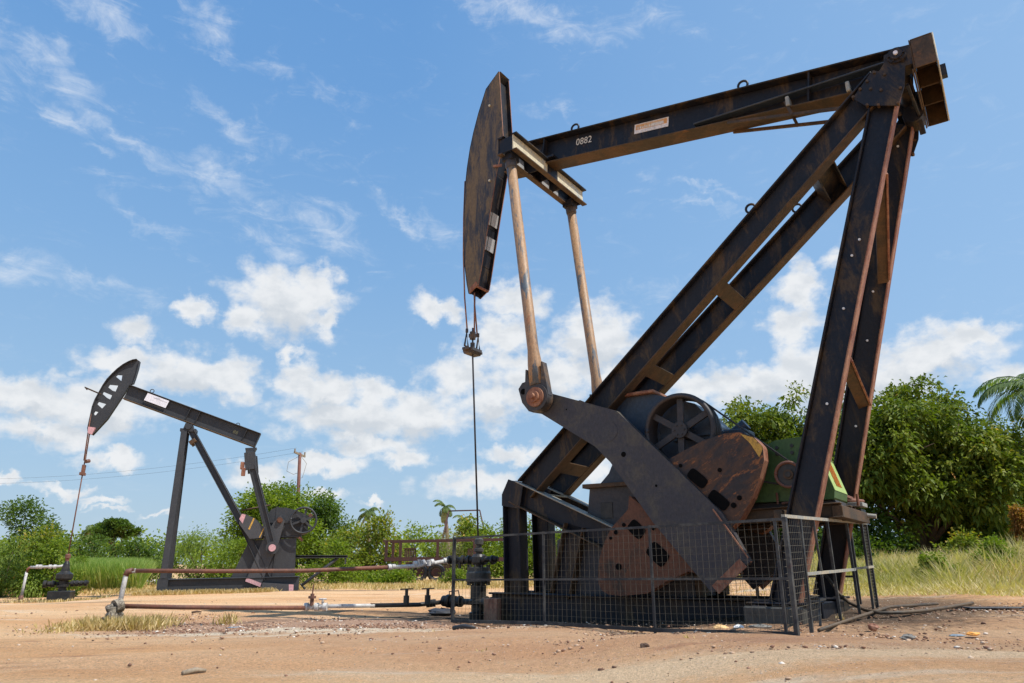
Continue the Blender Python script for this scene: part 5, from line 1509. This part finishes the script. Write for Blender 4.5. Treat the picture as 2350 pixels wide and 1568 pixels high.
# grass
def blades(name, X_, Y_, h, w, lean, mat, label, cat='grass', var=None):
    n = len(X_); z = gz_arr(X_, Y_); P = np.stack([X_, Y_, z - .02], 1)
    az = rng.uniform(0, 2 * math.pi, n); D = unit(np.stack([np.cos(az) * lean, np.sin(az) * lean, np.ones(n)], 1))
    a2_ = rng.uniform(-.9, .9, n); S = np.stack([np.cos(a2_), np.sin(a2_), np.zeros(n)], 1)
    me = leaf_mesh(name, P, D, S, h, w, mat, .08, var)
    o = bpy.data.objects.new(name, me); coll.objects.link(o); tag(o, label, cat, kind='stuff')


rng = np.random.default_rng(21)
n = 46000; Yg = rng.uniform(32, 42, n); pxs = rng.uniform(175, 385, n); Xg = (pxs - 1175) / F_PX * Yg * 1.02
blades('tall_grass', Xg, Yg, 1.0 + .55 * rng.random(n), .03 + .02 * rng.random(n), .25 + .3 * rng.random(n), 'grass_tall', 'tall bright green reeds behind the small wellhead')
# dry tufts on the yard
TX, TY, TH = [], [], []
rr = random.Random(12)


def tuft(x, y, r, n_, h): 
    TX.extend((x + rr.gauss(0, r)) for _ in range(n_)); TY.extend((y + rr.gauss(0, r * .7)) for _ in range(n_)); TH.extend(h * rr.uniform(.4, 1.2) for _ in range(n_))


for k in range(60):
    u = rr.uniform(-2.9, 1.6); p = sw(u, -.75 + rr.uniform(-.35, .2)); tuft(p[0], p[1], .16, 60, .22)
for k in range(45):
    u = rr.uniform(-9.5, -4.0); p = sw(u, -.6 + rr.uniform(-1.6, 1.2)); tuft(p[0], p[1], .25, 36, .16)
for k in range(30): tuft(-6.25 + rr.gauss(0, .42), 12.5 + rr.gauss(0, .3), .13, 60, .26)
for k in range(10): tuft(-7.2 + rr.gauss(0, .4), 12.4 + rr.gauss(0, .4), .15, 30, .14)
for k in range(520):
    x = rr.uniform(-30, 3); y = rr.uniform(29, 38); tuft(x, y, .55, 40, .26)
for k in range(40):
    p = bw(rr.uniform(-1, 6), rr.uniform(4, 9)); tuft(p[0], p[1], .4, 26, .14)
for k in range(6): tuft(rr.uniform(-3, 5), rr.uniform(8, 10.5), .03, 8, .08)
TX = np.array(TX); TY = np.array(TY); TH = np.array(TH); rng = np.random.default_rng(22)
blades('dry_grass', TX, TY, TH, .012 + .0006 * TY, .3 + .5 * rng.random(len(TX)), 'grass_dry', 'short straw-coloured dry grass tufts scattered on the yard')
# right bank
rng = np.random.default_rng(23); n = 90000
Xb = rng.uniform(6.8, 24, n); Yb = rng.uniform(13.2, 27, n)
edge = 13.6 + .0 * Xb + 1.1 * vnoise(Xb, Yb, 1.7, 8) + np.maximum(0, (9.5 - Xb)) * .9
keep = Yb > edge; Xb = Xb[keep]; Yb = Yb[keep]; d = np.clip((Yb - edge[keep]) / 2.2, .12, 1)
patch = .6 + 1.0 * (vnoise(Xb, Yb, .9, 13) + .5)
var = np.clip(.84 - .35 * (vnoise(Xb, Yb, 2.2, 14)) * 2 + .25 * (1 - d) + .25 * (rng.random(len(Xb)) - .5), 0, 1)
blades('bank_grass', Xb, Yb, (.10 + .50 * d * patch) * (.5 + .6 * rng.random(len(Xb))), .012 + .014 * rng.random(len(Xb)), .5 + .7 * rng.random(len(Xb)), 'grass_mix', 'long yellow-green grass covering the bank right of the cage', var=var)
rng = np.random.default_rng(24); n = 240
cx_ = rng.choice([10.2, 11.3, 12.8, 14.6], n); Xs = cx_ + rng.normal(size=n) * .35; Ys = 15.6 + rng.normal(size=n) * .5
blades('seed_stalks', Xs, Ys, .9 + .5 * rng.random(n), .012 + 0 * Xs, .4 + .6 * rng.random(n), 'grass_dry', 'long straw seed stalks leaning out of the bank grass')

rng = np.random.default_rng(25); rr = random.Random(25)
PX, PY, PH = [], [], []
for k in range(46):
    x = rr.uniform(8.6, 22); y = 14.6 + rr.uniform(0, 4.5) + max(0, 9.8 - x) * .8; h_ = rr.uniform(.5, 1.15); m_ = rr.randint(120, 260)
    PX.append(x + rng.normal(size=m_) * .16); PY.append(y + rng.normal(size=m_) * .14); PH.append(h_ * (.45 + .6 * rng.random(m_)))
PX = np.concatenate(PX); PY = np.concatenate(PY); PH = np.concatenate(PH)
blades('grass_tussocks', PX, PY, PH, .014 + .012 * rng.random(len(PX)), .35 + 1.1 * rng.random(len(PX)), 'grass_mix', 'taller arching grass tussocks standing out of the bank', var=np.clip(.45 + .55 * rng.random(len(PX)), 0, 1))
plant('weed', 'weed', 'leafy green weed patch in the middle of the grass bank', 2150, 17.5, 1268, 34, 'bush', None, 51)
plant('weed', 'weed', 'broad olive weed patch half way up the grass bank', 2225, 20, 1225, 48, 'yellow', None, 55)
plant('weed', 'weed', 'green weed patch at the right end of the grass bank', 2290, 18, 1238, 40, 'bush', None, 53)

# pebbles and gravel
rng = np.random.default_rng(31)
ico = np.array([(0, 0, 1), (.89, 0, .45), (.28, .85, .45), (-.72, .53, .45), (-.72, -.53, .45), (.28, -.85, .45), (.72, .53, -.45), (-.28, .85, -.45), (-.89, 0, -.45), (-.28, -.85, -.45), (.72, -.53, -.45), (0, 0, -1)])
icf = np.array([(0, 1, 2), (0, 2, 3), (0, 3, 4), (0, 4, 5), (0, 5, 1), (1, 6, 2), (2, 7, 3), (3, 8, 4), (4, 9, 5), (5, 10, 1), (6, 7, 2), (7, 8, 3), (8, 9, 4), (9, 10, 5), (10, 6, 1), (11, 7, 6), (11, 8, 7), (11, 9, 8), (11, 10, 9), (11, 6, 10)])


def stones(name, X_, Y_, s, label, var=None):
    n = len(X_); z = gz_arr(X_, Y_)
    v = ico[None] * (1 + rng.normal(size=(n, 12, 1)) * .2) * s[:, None, None] * np.stack([.8 + .7 * rng.random(n), .8 + .6 * rng.random(n), .4 + .4 * rng.random(n)], 1)[:, None, :]
    a = rng.uniform(0, 6.28, n); ca, sa_ = np.cos(a)[:, None], np.sin(a)[:, None]
    x = v[:, :, 0] * ca - v[:, :, 1] * sa_; y = v[:, :, 0] * sa_ + v[:, :, 1] * ca
    co = np.stack([x + X_[:, None], y + Y_[:, None], v[:, :, 2] + z[:, None] + s[:, None] * .2], 2).reshape(-1, 3)
    f = (icf[None] + (np.arange(n) * 12)[:, None, None]).reshape(-1, 3)
    me = bpy.data.meshes.new(name); fast_mesh(me, co, f)
    at_ = me.attributes.new('var', 'FLOAT', 'FACE'); vv = rng.random(n) if var is None else var
    at_.data.foreach_set('value', np.repeat(vv, 20).astype(np.float32)); me.materials.append(M['stone'])
    o = bpy.data.objects.new(name, me); coll.objects.link(o); tag(o, label, 'gravel', kind='stuff')


n = 5200
U_ = rng.uniform(-6, 9, n); V_ = rng.normal(-3.0, .9, n); Xc = BO[0] + U_ * math.cos(BA) - V_ * math.sin(BA); Yc = BO[1] + U_ * math.sin(BA) + V_ * math.cos(BA)
X2 = rng.uniform(-11, 11, 1700); Y2 = rng.uniform(5.5, 22, 1700)
X3 = rng.normal(-3.4, 2.0, 2600); Y3 = rng.normal(12.4, .8, 2600)
X4 = rng.normal(7.6, 1.6, 2200); Y4 = rng.normal(11.6, 1.3, 2200)
Xa = np.concatenate([Xc, X2, X3, X4]); Ya = np.concatenate([Yc, Y2, Y3, Y4])
k = (Ya > 4.5); Xa = Xa[k]; Ya = Ya[k]
stones('gravel', Xa, Ya, .006 + .018 * rng.random(len(Xa)) ** 4, 'small brown and pale pebbles scattered over the dry soil')

# ================================================================== LITTER
def on_ground(px, py):
    r = ray(px, py); t = (0 - CAM_H) / r[2]
    for _ in range(6):
        z = gz(r[0] * t, r[1] * t); t = (z - CAM_H) / r[2]
    return (r[0] * t, r[1] * t, CAM_H + r[2] * t)


def lump(name, px, py, size, mat, label, cat, squash=.6, seed=1, n=1, rot=0.0):
    rr = random.Random(seed); p = on_ground(px, py); m = MB()
    vs = []; nn, mm_ = 10, 6
    for i in range(mm_ + 1):
        th = math.pi * i / mm_
        for k in range(nn):
            ph = 2 * math.pi * k / nn; r_ = 1 + rr.uniform(-.22, .22)
            x, y = r_ * math.sin(th) * math.cos(ph) * size[0], r_ * math.sin(th) * math.sin(ph) * size[1]
            vs.append((x * math.cos(rot) - y * math.sin(rot), x * math.sin(rot) + y * math.cos(rot), max(-.02, r_ * math.cos(th) * size[2] + size[2] * .5)))
    fs = [(i * nn + k, (i + 1) * nn + k, (i + 1) * nn + (k + 1) % nn, i * nn + (k + 1) % nn) for i in range(mm_) for k in range(nn)]
    m.add(vs, fs)
    o = m.build(name, [mat], None, loc=p); tag(o, label, cat); return o


def stick(name, px, py, px2, py2, r, mat, label, cat='stick'):
    a = Vector(on_ground(px, py)); c = Vector(on_ground(px2, py2)); m = MB(); md = (a + c) / 2 + Vector((0, .02, r * .6))
    m.tube([a + Vector((0, 0, r)) - a, md + Vector((0, 0, r)) - a, c + Vector((0, 0, r)) - a], [r, r * 1.1, r * .6], 7)
    o = m.build(name, [mat], None, loc=a); tag(o, label, cat)


lump('stone', 1610, 1515, (.07, .05, .05), 'bark', 'dark brown stone on the bare soil below the middle of the fence', 'stone', seed=2)
lump('stone', 1480, 1489, (.05, .04, .035), 'bark', 'brown clod nearer the fence than the other clods', 'stone', seed=12)
lump('leaf_litter', 1786, 1530, (.035, .03, .06), 'plastic_tan', 'curled tan dead leaf standing on the soil below the gate corner', 'leaf', seed=3)
stick('stick', 418, 1552, 472, 1545, .022, 'wood_grey', 'pale broken stick on the reddish soil at the bottom left')
stick('stick', 1770, 1541, 1815, 1543, .012, 'wood_grey', 'thin pale twig beside the curled tan leaf', 'twig')
stick('scrap_pipe', 1040, 1447, 1090, 1446, .03, 'dark_scrap', 'short dark piece of pipe lying in front of the wellhead corner', 'scrap')
stick('stick', 440, 1408, 462, 1407, .02, 'bark', 'dark stick on the soil below the lower pipe', 'stick')
lump('plastic_bag', 1655, 1445, (.10, .05, .035), 'plastic_tan', 'crumpled tan bag just inside the foot of the fence', 'litter', seed=4)
lump('plastic_bag', 1695, 1443, (.06, .04, .03), 'plastic_white', 'small white crumpled litter beside the tan bag', 'litter', seed=5)
lump('plastic_bag', 1745, 1442, (.14, .05, .03), 'concrete', 'flattened grey plastic litter inside the fence foot', 'litter', seed=6)
lump('plastic_bag', 2232, 1457, (.08, .05, .02), 'plastic_orange', 'bright orange plastic scrap on the gravel at the right', 'litter', seed=7)
lump('plastic_bag', 2195, 1460, (.09, .04, .012), 'plastic_blue', 'grey-blue plastic scrap next to the orange one', 'litter', seed=8)
lump('stone', 2085, 1468, (.08, .05, .035), 'concrete', 'pale rock on the gravel right of the gate', 'stone', seed=9)
lump('stone', 2005, 1444, (.06, .05, .04), 'rust_edge', 'reddish clod near the gate foot', 'stone', seed=10)
lump('plastic_bag', 2275, 1364, (.10, .06, .05), 'plastic_white', 'white crumpled bag at the edge of the bank grass', 'litter', seed=11)
lump('plastic_bag', 1013, 1412, (.28, .18, .09), 'dark_scrap', 'low black mound left of the wellhead', 'sack', seed=13)  # low dark lump on the soil
lump('stone', 30, 1345, (.5, .4, .28), 'plastic_white', 'whitish rock at the foot of the far left bushes', 'stone', seed=14)
lump('plastic_bag', 330, 1336, (.22, .15, .1), 'plastic_blue', 'pale blue litter near the foot of the tall reeds', 'litter', seed=15)
lump('plastic_bag', 362, 1337, (.45, .3, .09), 'plastic_white', 'whitish flat litter behind the left pumpjack post', 'litter', seed=16)
lump('plastic_bag', 545, 1441, (.16, .05, .01), 'plastic_blue', 'flat pale blue wrapper on the stained soil at left centre', 'litter', seed=17)
a = on_ground(2215, 1398); c = on_ground(2350, 1392)
m = MB(); m.box(0, 1.0, -.12, .12, .0, .02, 0); o = m.build('rubber_sheet', ['dark_scrap'], None, .004, loc=(a[0], a[1], a[2] + .01)); tag(o, 'flat dark blue-grey sheet lying on the gravel at the right edge', 'scrap')
m = MB(); m.bar((0, 0, .03), (.9, .12, .05), .05, .04); m.bar((-.0, .12, .03), (.9, 0, .07), .05, .035); o = m.build('plank_pair', ['wood_grey'], None, loc=(c[0] - .6, c[1], c[2])); tag(o, 'two crossed grey planks at the right edge of the gravel', 'planks')
m = MB(); m.bar((-.3, 0, .06), (.0, .05, .1), .09, .09); m.bar((.02, .04, .10), (.3, 0, .05), .07, .1); m.cyl((.2, -.1, .06), (.2, .1, .06), .05, n=8); a = on_ground(2300, 1378); o = m.build('scrap_metal', ['dark_scrap'], None, .01, loc=a); tag(o, 'dark lump of scrap metal by the crossed planks', 'scrap')

# ================================================================== LIGHT
SUN_AZ = math.atan2(.9, -.44)       # clockwise from +Y
SUN_EL = R(58)
sd = Vector((math.sin(SUN_AZ) * math.cos(SUN_EL), math.cos(SUN_AZ) * math.cos(SUN_EL), math.sin(SUN_EL)))
sl = bpy.data.lights.new('sun', 'SUN'); sl.energy = 4.7; sl.angle = R(.53); sl.color = (1, .955, .88)
so = bpy.data.objects.new('sun', sl); coll.objects.link(so); so.rotation_euler = sd.to_track_quat('Z', 'Y').to_euler()

wd = bpy.data.worlds.new('World'); scene.world = wd; wd.use_nodes = True; nt = wd.node_tree
bg = nt.nodes['Background']; bg.inputs[1].default_value = .12
sky = nt.nodes.new('ShaderNodeTexSky'); sky.sky_type = 'NISHITA'; sky.sun_disc = False
sky.sun_elevation = SUN_EL; sky.sun_rotation = SUN_AZ; sky.air_density = 1.0; sky.dust_density = 1.2; sky.ozone_density = 1.6; sky.altitude = 0
dirn = nd(nt, 'ShaderNodeTexCoord').outputs['Generated']


def mth(op, a, b_=None, c_=None, clamp=False):
    n_ = nt.nodes.new('ShaderNodeMath'); n_.operation = op; n_.use_clamp = clamp
    for i, x in enumerate((a, b_, c_)):
        if x is None: continue
        if isinstance(x, (int, float)): n_.inputs[i].default_value = x
        else: nt.links.new(x, n_.inputs[i])
    return n_.outputs[0]


sep = nt.nodes.new('ShaderNodeSeparateXYZ'); nt.links.new(dirn, sep.inputs[0])
azn = mth('MULTIPLY', mth('ARCTAN2', sep.outputs[0], sep.outputs[1]), 180 / math.pi)
eln = mth('MULTIPLY', mth('ARCSINE', sep.outputs[2]), 180 / math.pi)
cmb = nt.nodes.new('ShaderNodeCombineXYZ'); nt.links.new(azn, cmb.inputs[0]); nt.links.new(eln, cmb.inputs[1]); AE = cmb.outputs[0]


def warp(vec, scale, amt, seedloc):
    n_ = nt.nodes.new('ShaderNodeTexNoise'); n_.inputs['Scale'].default_value = scale; n_.inputs['Detail'].default_value = 5; n_.inputs['Roughness'].default_value = .6
    nt.links.new(mapv(nt, vec, (1, 1, 1), seedloc), n_.inputs['Vector'])
    s_ = nt.nodes.new('ShaderNodeVectorMath'); s_.operation = 'MULTIPLY_ADD'; nt.links.new(n_.outputs['Color'], s_.inputs[0]); s_.inputs[1].default_value = (amt * 2, amt * 2, 0); s_.inputs[2].default_value = (-amt, -amt, 0)
    a_ = nt.nodes.new('ShaderNodeVectorMath'); a_.operation = 'ADD'; nt.links.new(vec, a_.inputs[0]); nt.links.new(s_.outputs[0], a_.inputs[1])
    return a_.outputs[0]


def azel(px, py):
    r = ray(px, py); return math.degrees(math.atan2(r[0], r[1])), math.degrees(math.atan2(r[2], math.hypot(r[0], r[1])))


def field(vec, blobs):
    acc = None
    for i_, (px, py, rx, ry, st, rot) in enumerate(blobs):
        if i_ and i_ % 5 == 0:      # keeps the node compiler from holding every branch open at once
            dn = nt.nodes.new('ShaderNodeVectorMath'); dn.operation = 'MULTIPLY_ADD'
            nt.links.new(acc, dn.inputs[0]); dn.inputs[1].default_value = (1e-7, 1e-7, 1e-7); nt.links.new(vec, dn.inputs[2]); vec = dn.outputs[0]
        a, e = azel(px, py); a1, e1 = azel(px + 10, py); a2, e2 = azel(px, py - 10)
        kx = math.hypot(a1 - a, e1 - e) / 10; ky = math.hypot(a2 - a, e2 - e) / 10
        mp = nt.nodes.new('ShaderNodeMapping'); mp.vector_type = 'TEXTURE'; mp.inputs['Location'].default_value = (a, e, 0)
        mp.inputs['Rotation'].default_value = (0, 0, R(rot)); mp.inputs['Scale'].default_value = (rx * kx, ry * ky, 1); nt.links.new(vec, mp.inputs['Vector'])
        ln = nt.nodes.new('ShaderNodeVectorMath'); ln.operation = 'LENGTH'; nt.links.new(mp.outputs[0], ln.inputs[0])
        v_ = mth('MULTIPLY_ADD', ln.outputs['Value'], -st, st)
        acc = v_ if acc is None else mth('MAXIMUM', acc, v_)
    return acc


CU_ = [(655, 690, 140, 95, 1, 0), (560, 730, 60, 60, 1, 0), (730, 650, 60, 50, 1, 0), (755, 745, 30, 60, .9, 0), (452, 712, 58, 36, 1, 0),
       (70, 905, 170, 62, 1, 0), (230, 935, 170, 70, 1, 0), (420, 860, 190, 62, 1, 0), (280, 835, 110, 45, 1, 0), (530, 870, 90, 55, 1, 0), (110, 985, 200, 45, .8, 0), (320, 760, 60, 40, .7, 20),
       (690, 880, 60, 60, 1, 0), (668, 815, 30, 34, .9, 0), (800, 960, 200, 62, 1, 0), (740, 910, 110, 55, 1, 0), (960, 950, 120, 70, 1, 0), (850, 1015, 130, 34, .9, 0), (920, 1050, 70, 24, .8, 0), (860, 905, 60, 45, 1, 0),
       (250, 1055, 110, 24, .9, 0), (275, 1040, 50, 26, 1, 0), (150, 1122, 70, 16, .8, 0), (235, 1148, 60, 12, .8, 0), (245, 1168, 50, 9, .8, 0), (740, 1062, 120, 26, .9, 0), (590, 1088, 90, 34, .8, 0), (745, 1133, 50, 14, .8, 0), (858, 1152, 38, 9, .8, 0), (15, 1103, 45, 14, .8, 0), (365, 1180, 40, 8, .7, 0),
       (1005, 708, 64, 30, .9, -12), (1180, 690, 80, 48, .85, 0), (1365, 780, 120, 95, 1, 0), (1240, 870, 140, 85, 1, 0), (1150, 770, 90, 60, .95, 0), (1060, 860, 90, 60, .95, 0), (1420, 870, 90, 60, 1, 0), (1130, 930, 110, 60, .95, 0), (1180, 1040, 95, 26, .9, 0), (1090, 1115, 140, 34, .8, 0), (1350, 1060, 90, 50, .8, 0),
       (1835, 665, 55, 75, 1, -12), (1815, 745, 75, 60, 1, 0), (1740, 880, 190, 62, 1, 0), (1870, 870, 160, 90, 1, 0), (2140, 815, 190, 72, 1, 0), (2250, 765, 80, 36, .9, 0), (2040, 880, 140, 60, 1, 0), (1600, 890, 90, 40, .9, 0), (2300, 870, 60, 40, .7, 0), (1930, 590, 60, 26, .5, 25), (2500, 900, 160, 60, .9, 0), (-150, 930, 160, 70, .9, 0)]
CI_ = [(250, 62, 110, 42, 1, -12), (90, 150, 190, 42, .9, -18), (135, 270, 110, 26, .9, -22), (290, 335, 200, 30, .9, -20), (225, 378, 40, 12, .7, 0), (520, 290, 100, 32, .9, -25), (500, 85, 80, 36, .8, -25), (495, 405, 90, 32, .9, -8), (765, 540, 100, 45, 1, -28), (625, 550, 70, 34, .9, -20), (600, 460, 60, 30, .5, 0),
       (1120, 10, 330, 34, .9, -8), (1350, 60, 220, 34, .6, -10), (930, 490, 130, 20, .8, -24), (30, 600, 150, 42, .9, -10), (220, 650, 160, 26, .7, -10), (330, 505, 130, 16, .6, -22), (1250, 235, 50, 22, .4, 0), (1640, 440, 130, 12, .6, -22), (1620, 480, 110, 9, .5, -18), (740, 205, 60, 20, .5, -20), (1210, 316, 36, 12, .9, 0), (700, 345, 80, 16, .4, 0), (620, 170, 60, 22, .5, -20), (-100, 100, 200, 60, .7, -15), (1540, 660, 120, 22, .5, 10), (830, 690, 30, 20, .6, 0)]
wv = warp(AE, .28, 1.6, (3, 8, 0)); wv = warp(wv, 1.0, .7, (1, 2, 0))
fc = field(wv, CU_)
fb = noise(nt, mapv(nt, AE, (.35, .5, 1), (2, 5, 0)), 1.5, 8, .54)
dens = mth('ADD', fc, mth('MULTIPLY_ADD', fb, 1.6, -.78))
cum = ramp(nt, dens, -.16, .62)
fs = noise(nt, mapv(nt, AE, (.3, .55, 1), (7, 1, 0)), 1.0, 5, .6)
f_lo = noise(nt, mapv(nt, AE, (.35, .5, 1), (2, 5, 0)), .9, 6, .55); f_up = noise(nt, mapv(nt, AE, (.35, .5, 1), (2.1, 5.45, 0)), .9, 6, .55)
relief = mth('SUBTRACT', f_up, f_lo)
shade = ramp(nt, mth('ADD', mth('MULTIPLY', relief, 1.6), mth('ADD', mth('MULTIPLY', dens, .35), mth('MULTIPLY', fs, .5))), .25, .85)
wv2 = warp(AE, .16, 3.2, (13, 4, 0)); wv2 = warp(wv2, .9, 1.0, (1, 4, 0)); fi = field(wv2, [(a, b_, c * 1.4, d * 1.4, e * .9, f) for a, b_, c, d, e, f in CI_])
fn = noise(nt, mapv(nt, AE, (.30, .8, 1), (4, 4, 0), (0, 0, R(24))), .8, 9, .68, .9)
cir = mth('MULTIPLY', ramp(nt, mth('ADD', fi, mth('MULTIPLY_ADD', fn, 2.2, -1.15)), -.1, 1.6), .72)
veil = mth('MULTIPLY', ramp(nt, mth('ADD', fn, mth('MULTIPLY', fs, .3)), .68, 1.0), .16)
above = ramp(nt, eln, -1, 1.5)
# sky colour graded a little paler and softer than the clear-air model
cr = nt.nodes.new('ShaderNodeValToRGB'); el = cr.color_ramp.elements
el[0].position = 0; el[0].color = (3.5, 4.6, 5.6, 1); el[1].position = 1; el[1].color = (1.05, 2.6, 5.35, 1)
for p_, c0_ in ((.2, (2.6, 4.15, 5.9, 1)), (.5, (1.75, 3.4, 5.8, 1)), (.8, (1.2, 2.8, 5.5, 1))):
    e_ = el.new(p_); e_.color = c0_
nt.links.new(mth('MULTIPLY', eln, 1 / 45., clamp=True), cr.inputs[0])
side = nt.nodes.new('ShaderNodeMapRange'); nt.links.new(azn, side.inputs[0]); side.inputs[1].default_value = -10; side.inputs[2].default_value = 42; side.inputs[3].default_value = 0; side.inputs[4].default_value = .62
skyc = mixc(nt, side.outputs[0], cr.outputs[0], (2.75, 4.4, 6.6))
skyc = mixc(nt, .15, skyc, sky.outputs[0])
c_ = mixc(nt, veil, skyc, (6.0, 6.4, 6.9))
c_ = mixc(nt, mth('MULTIPLY', cir, above), c_, (6.3, 6.6, 7.0))
BASE_ = [(px, py + ry * .55, rx * .9, ry * .75, st, rot) for px, py, rx, ry, st, rot in CU_ if rx * ry > 5500]
fbase = field(wv, BASE_)
shade = mth('MAXIMUM', mth('MULTIPLY', shade, .6), mth('MULTIPLY', ramp(nt, mth('ADD', fbase, mth('MULTIPLY', relief, 1.4)), .15, .85), .85))
cloudc = mixc(nt, shade, (6.5, 6.6, 6.7), (4.5, 4.85, 5.25))
c_ = mixc(nt, mth('MULTIPLY', mth('MULTIPLY', cum, above), .94), c_, cloudc)
nt.links.new(c_, bg.inputs[0])
wd.cycles.sampling_method = 'MANUAL'; wd.cycles.sample_map_resolution = 512

scene.view_settings.view_transform = 'Standard'; scene.view_settings.look = 'None'; scene.view_settings.exposure = .17; scene.view_settings.gamma = 1
scene.cycles.use_denoising = True
scene.cycles.max_bounces = 6; scene.cycles.transparent_max_bounces = 4


# ================================================================== ONE MESH PER PIECE
def split_pieces(o):
    """turn the loose pieces of one part into parts of their own"""
    me = o.data; n = len(me.vertices); par = list(range(n))

    def find(a):
        while par[a] != a:
            par[a] = par[par[a]]; a = par[a]
        return a
    for e in me.edges:
        a, b_ = find(e.vertices[0]), find(e.vertices[1])
        if a != b_: par[a] = b_
    # pieces whose boxes touch belong together (a washer and its nut)
    comp = {}
    for i in range(n): comp.setdefault(find(i), []).append(i)
    boxes = []
    for k, vs in comp.items():
        c = np.array([me.vertices[i].co for i in vs]); boxes.append([c.min(0) - .004, c.max(0) + .004, set(vs)])
    merged = True
    while merged:
        merged = False
        for i in range(len(boxes)):
            for j in range(i + 1, len(boxes)):
                if np.all(boxes[i][0] <= boxes[j][1]) and np.all(boxes[j][0] <= boxes[i][1]):
                    boxes[i] = [np.minimum(boxes[i][0], boxes[j][0]), np.maximum(boxes[i][1], boxes[j][1]), boxes[i][2] | boxes[j][2]]
                    boxes.pop(j); merged = True; break
            if merged: break
    if len(boxes) < 2: return
    base = o.name.split('.')[0]
    for lo, hi, vs in boxes:
        m2 = bpy.data.meshes.new(base); mp = {}; co_ = []; fs_ = []; mi_ = []; sm_ = []
        for p in me.polygons:
            if p.vertices[0] in vs:
                f_ = []
                for i in p.vertices:
                    if i not in mp: mp[i] = len(co_); co_.append(tuple(me.vertices[i].co))
                    f_.append(mp[i])
                fs_.append(f_); mi_.append(p.material_index); sm_.append(p.use_smooth)
        m2.from_pydata(co_, [], fs_)
        for mt in me.materials: m2.materials.append(mt)
        m2.polygons.foreach_set('material_index', mi_); m2.polygons.foreach_set('use_smooth', sm_); m2.update()
        q = bpy.data.objects.new(base, m2); coll.objects.link(q); q.parent = o.parent; q.location = o.location; q.rotation_euler = o.rotation_euler
        for md in o.modifiers:
            nm = q.modifiers.new('edge', 'BEVEL'); nm.width = md.width; nm.segments = 1; nm.limit_method = 'ANGLE'
    bpy.data.objects.remove(o)


SPLIT = ('bolt_or_light_pin', 'slot_hole', 'bolt_hole', 'painted_sun_patch', 'painted_stripe', 'end_rib', 'column_tie', 'bridle_cable', 'tail_clamp', 'brake_cable_bracket', 'head_latch', 'truss_rod', 'bearing_link', 'wireline_pin', 'belt_tensioner', 'drive_belt', 'top_rail')
for o in [x for x in coll.objects if x.type == 'MESH' and x.name.split('.')[0] in SPLIT and not x.children]:
    split_pieces(o)
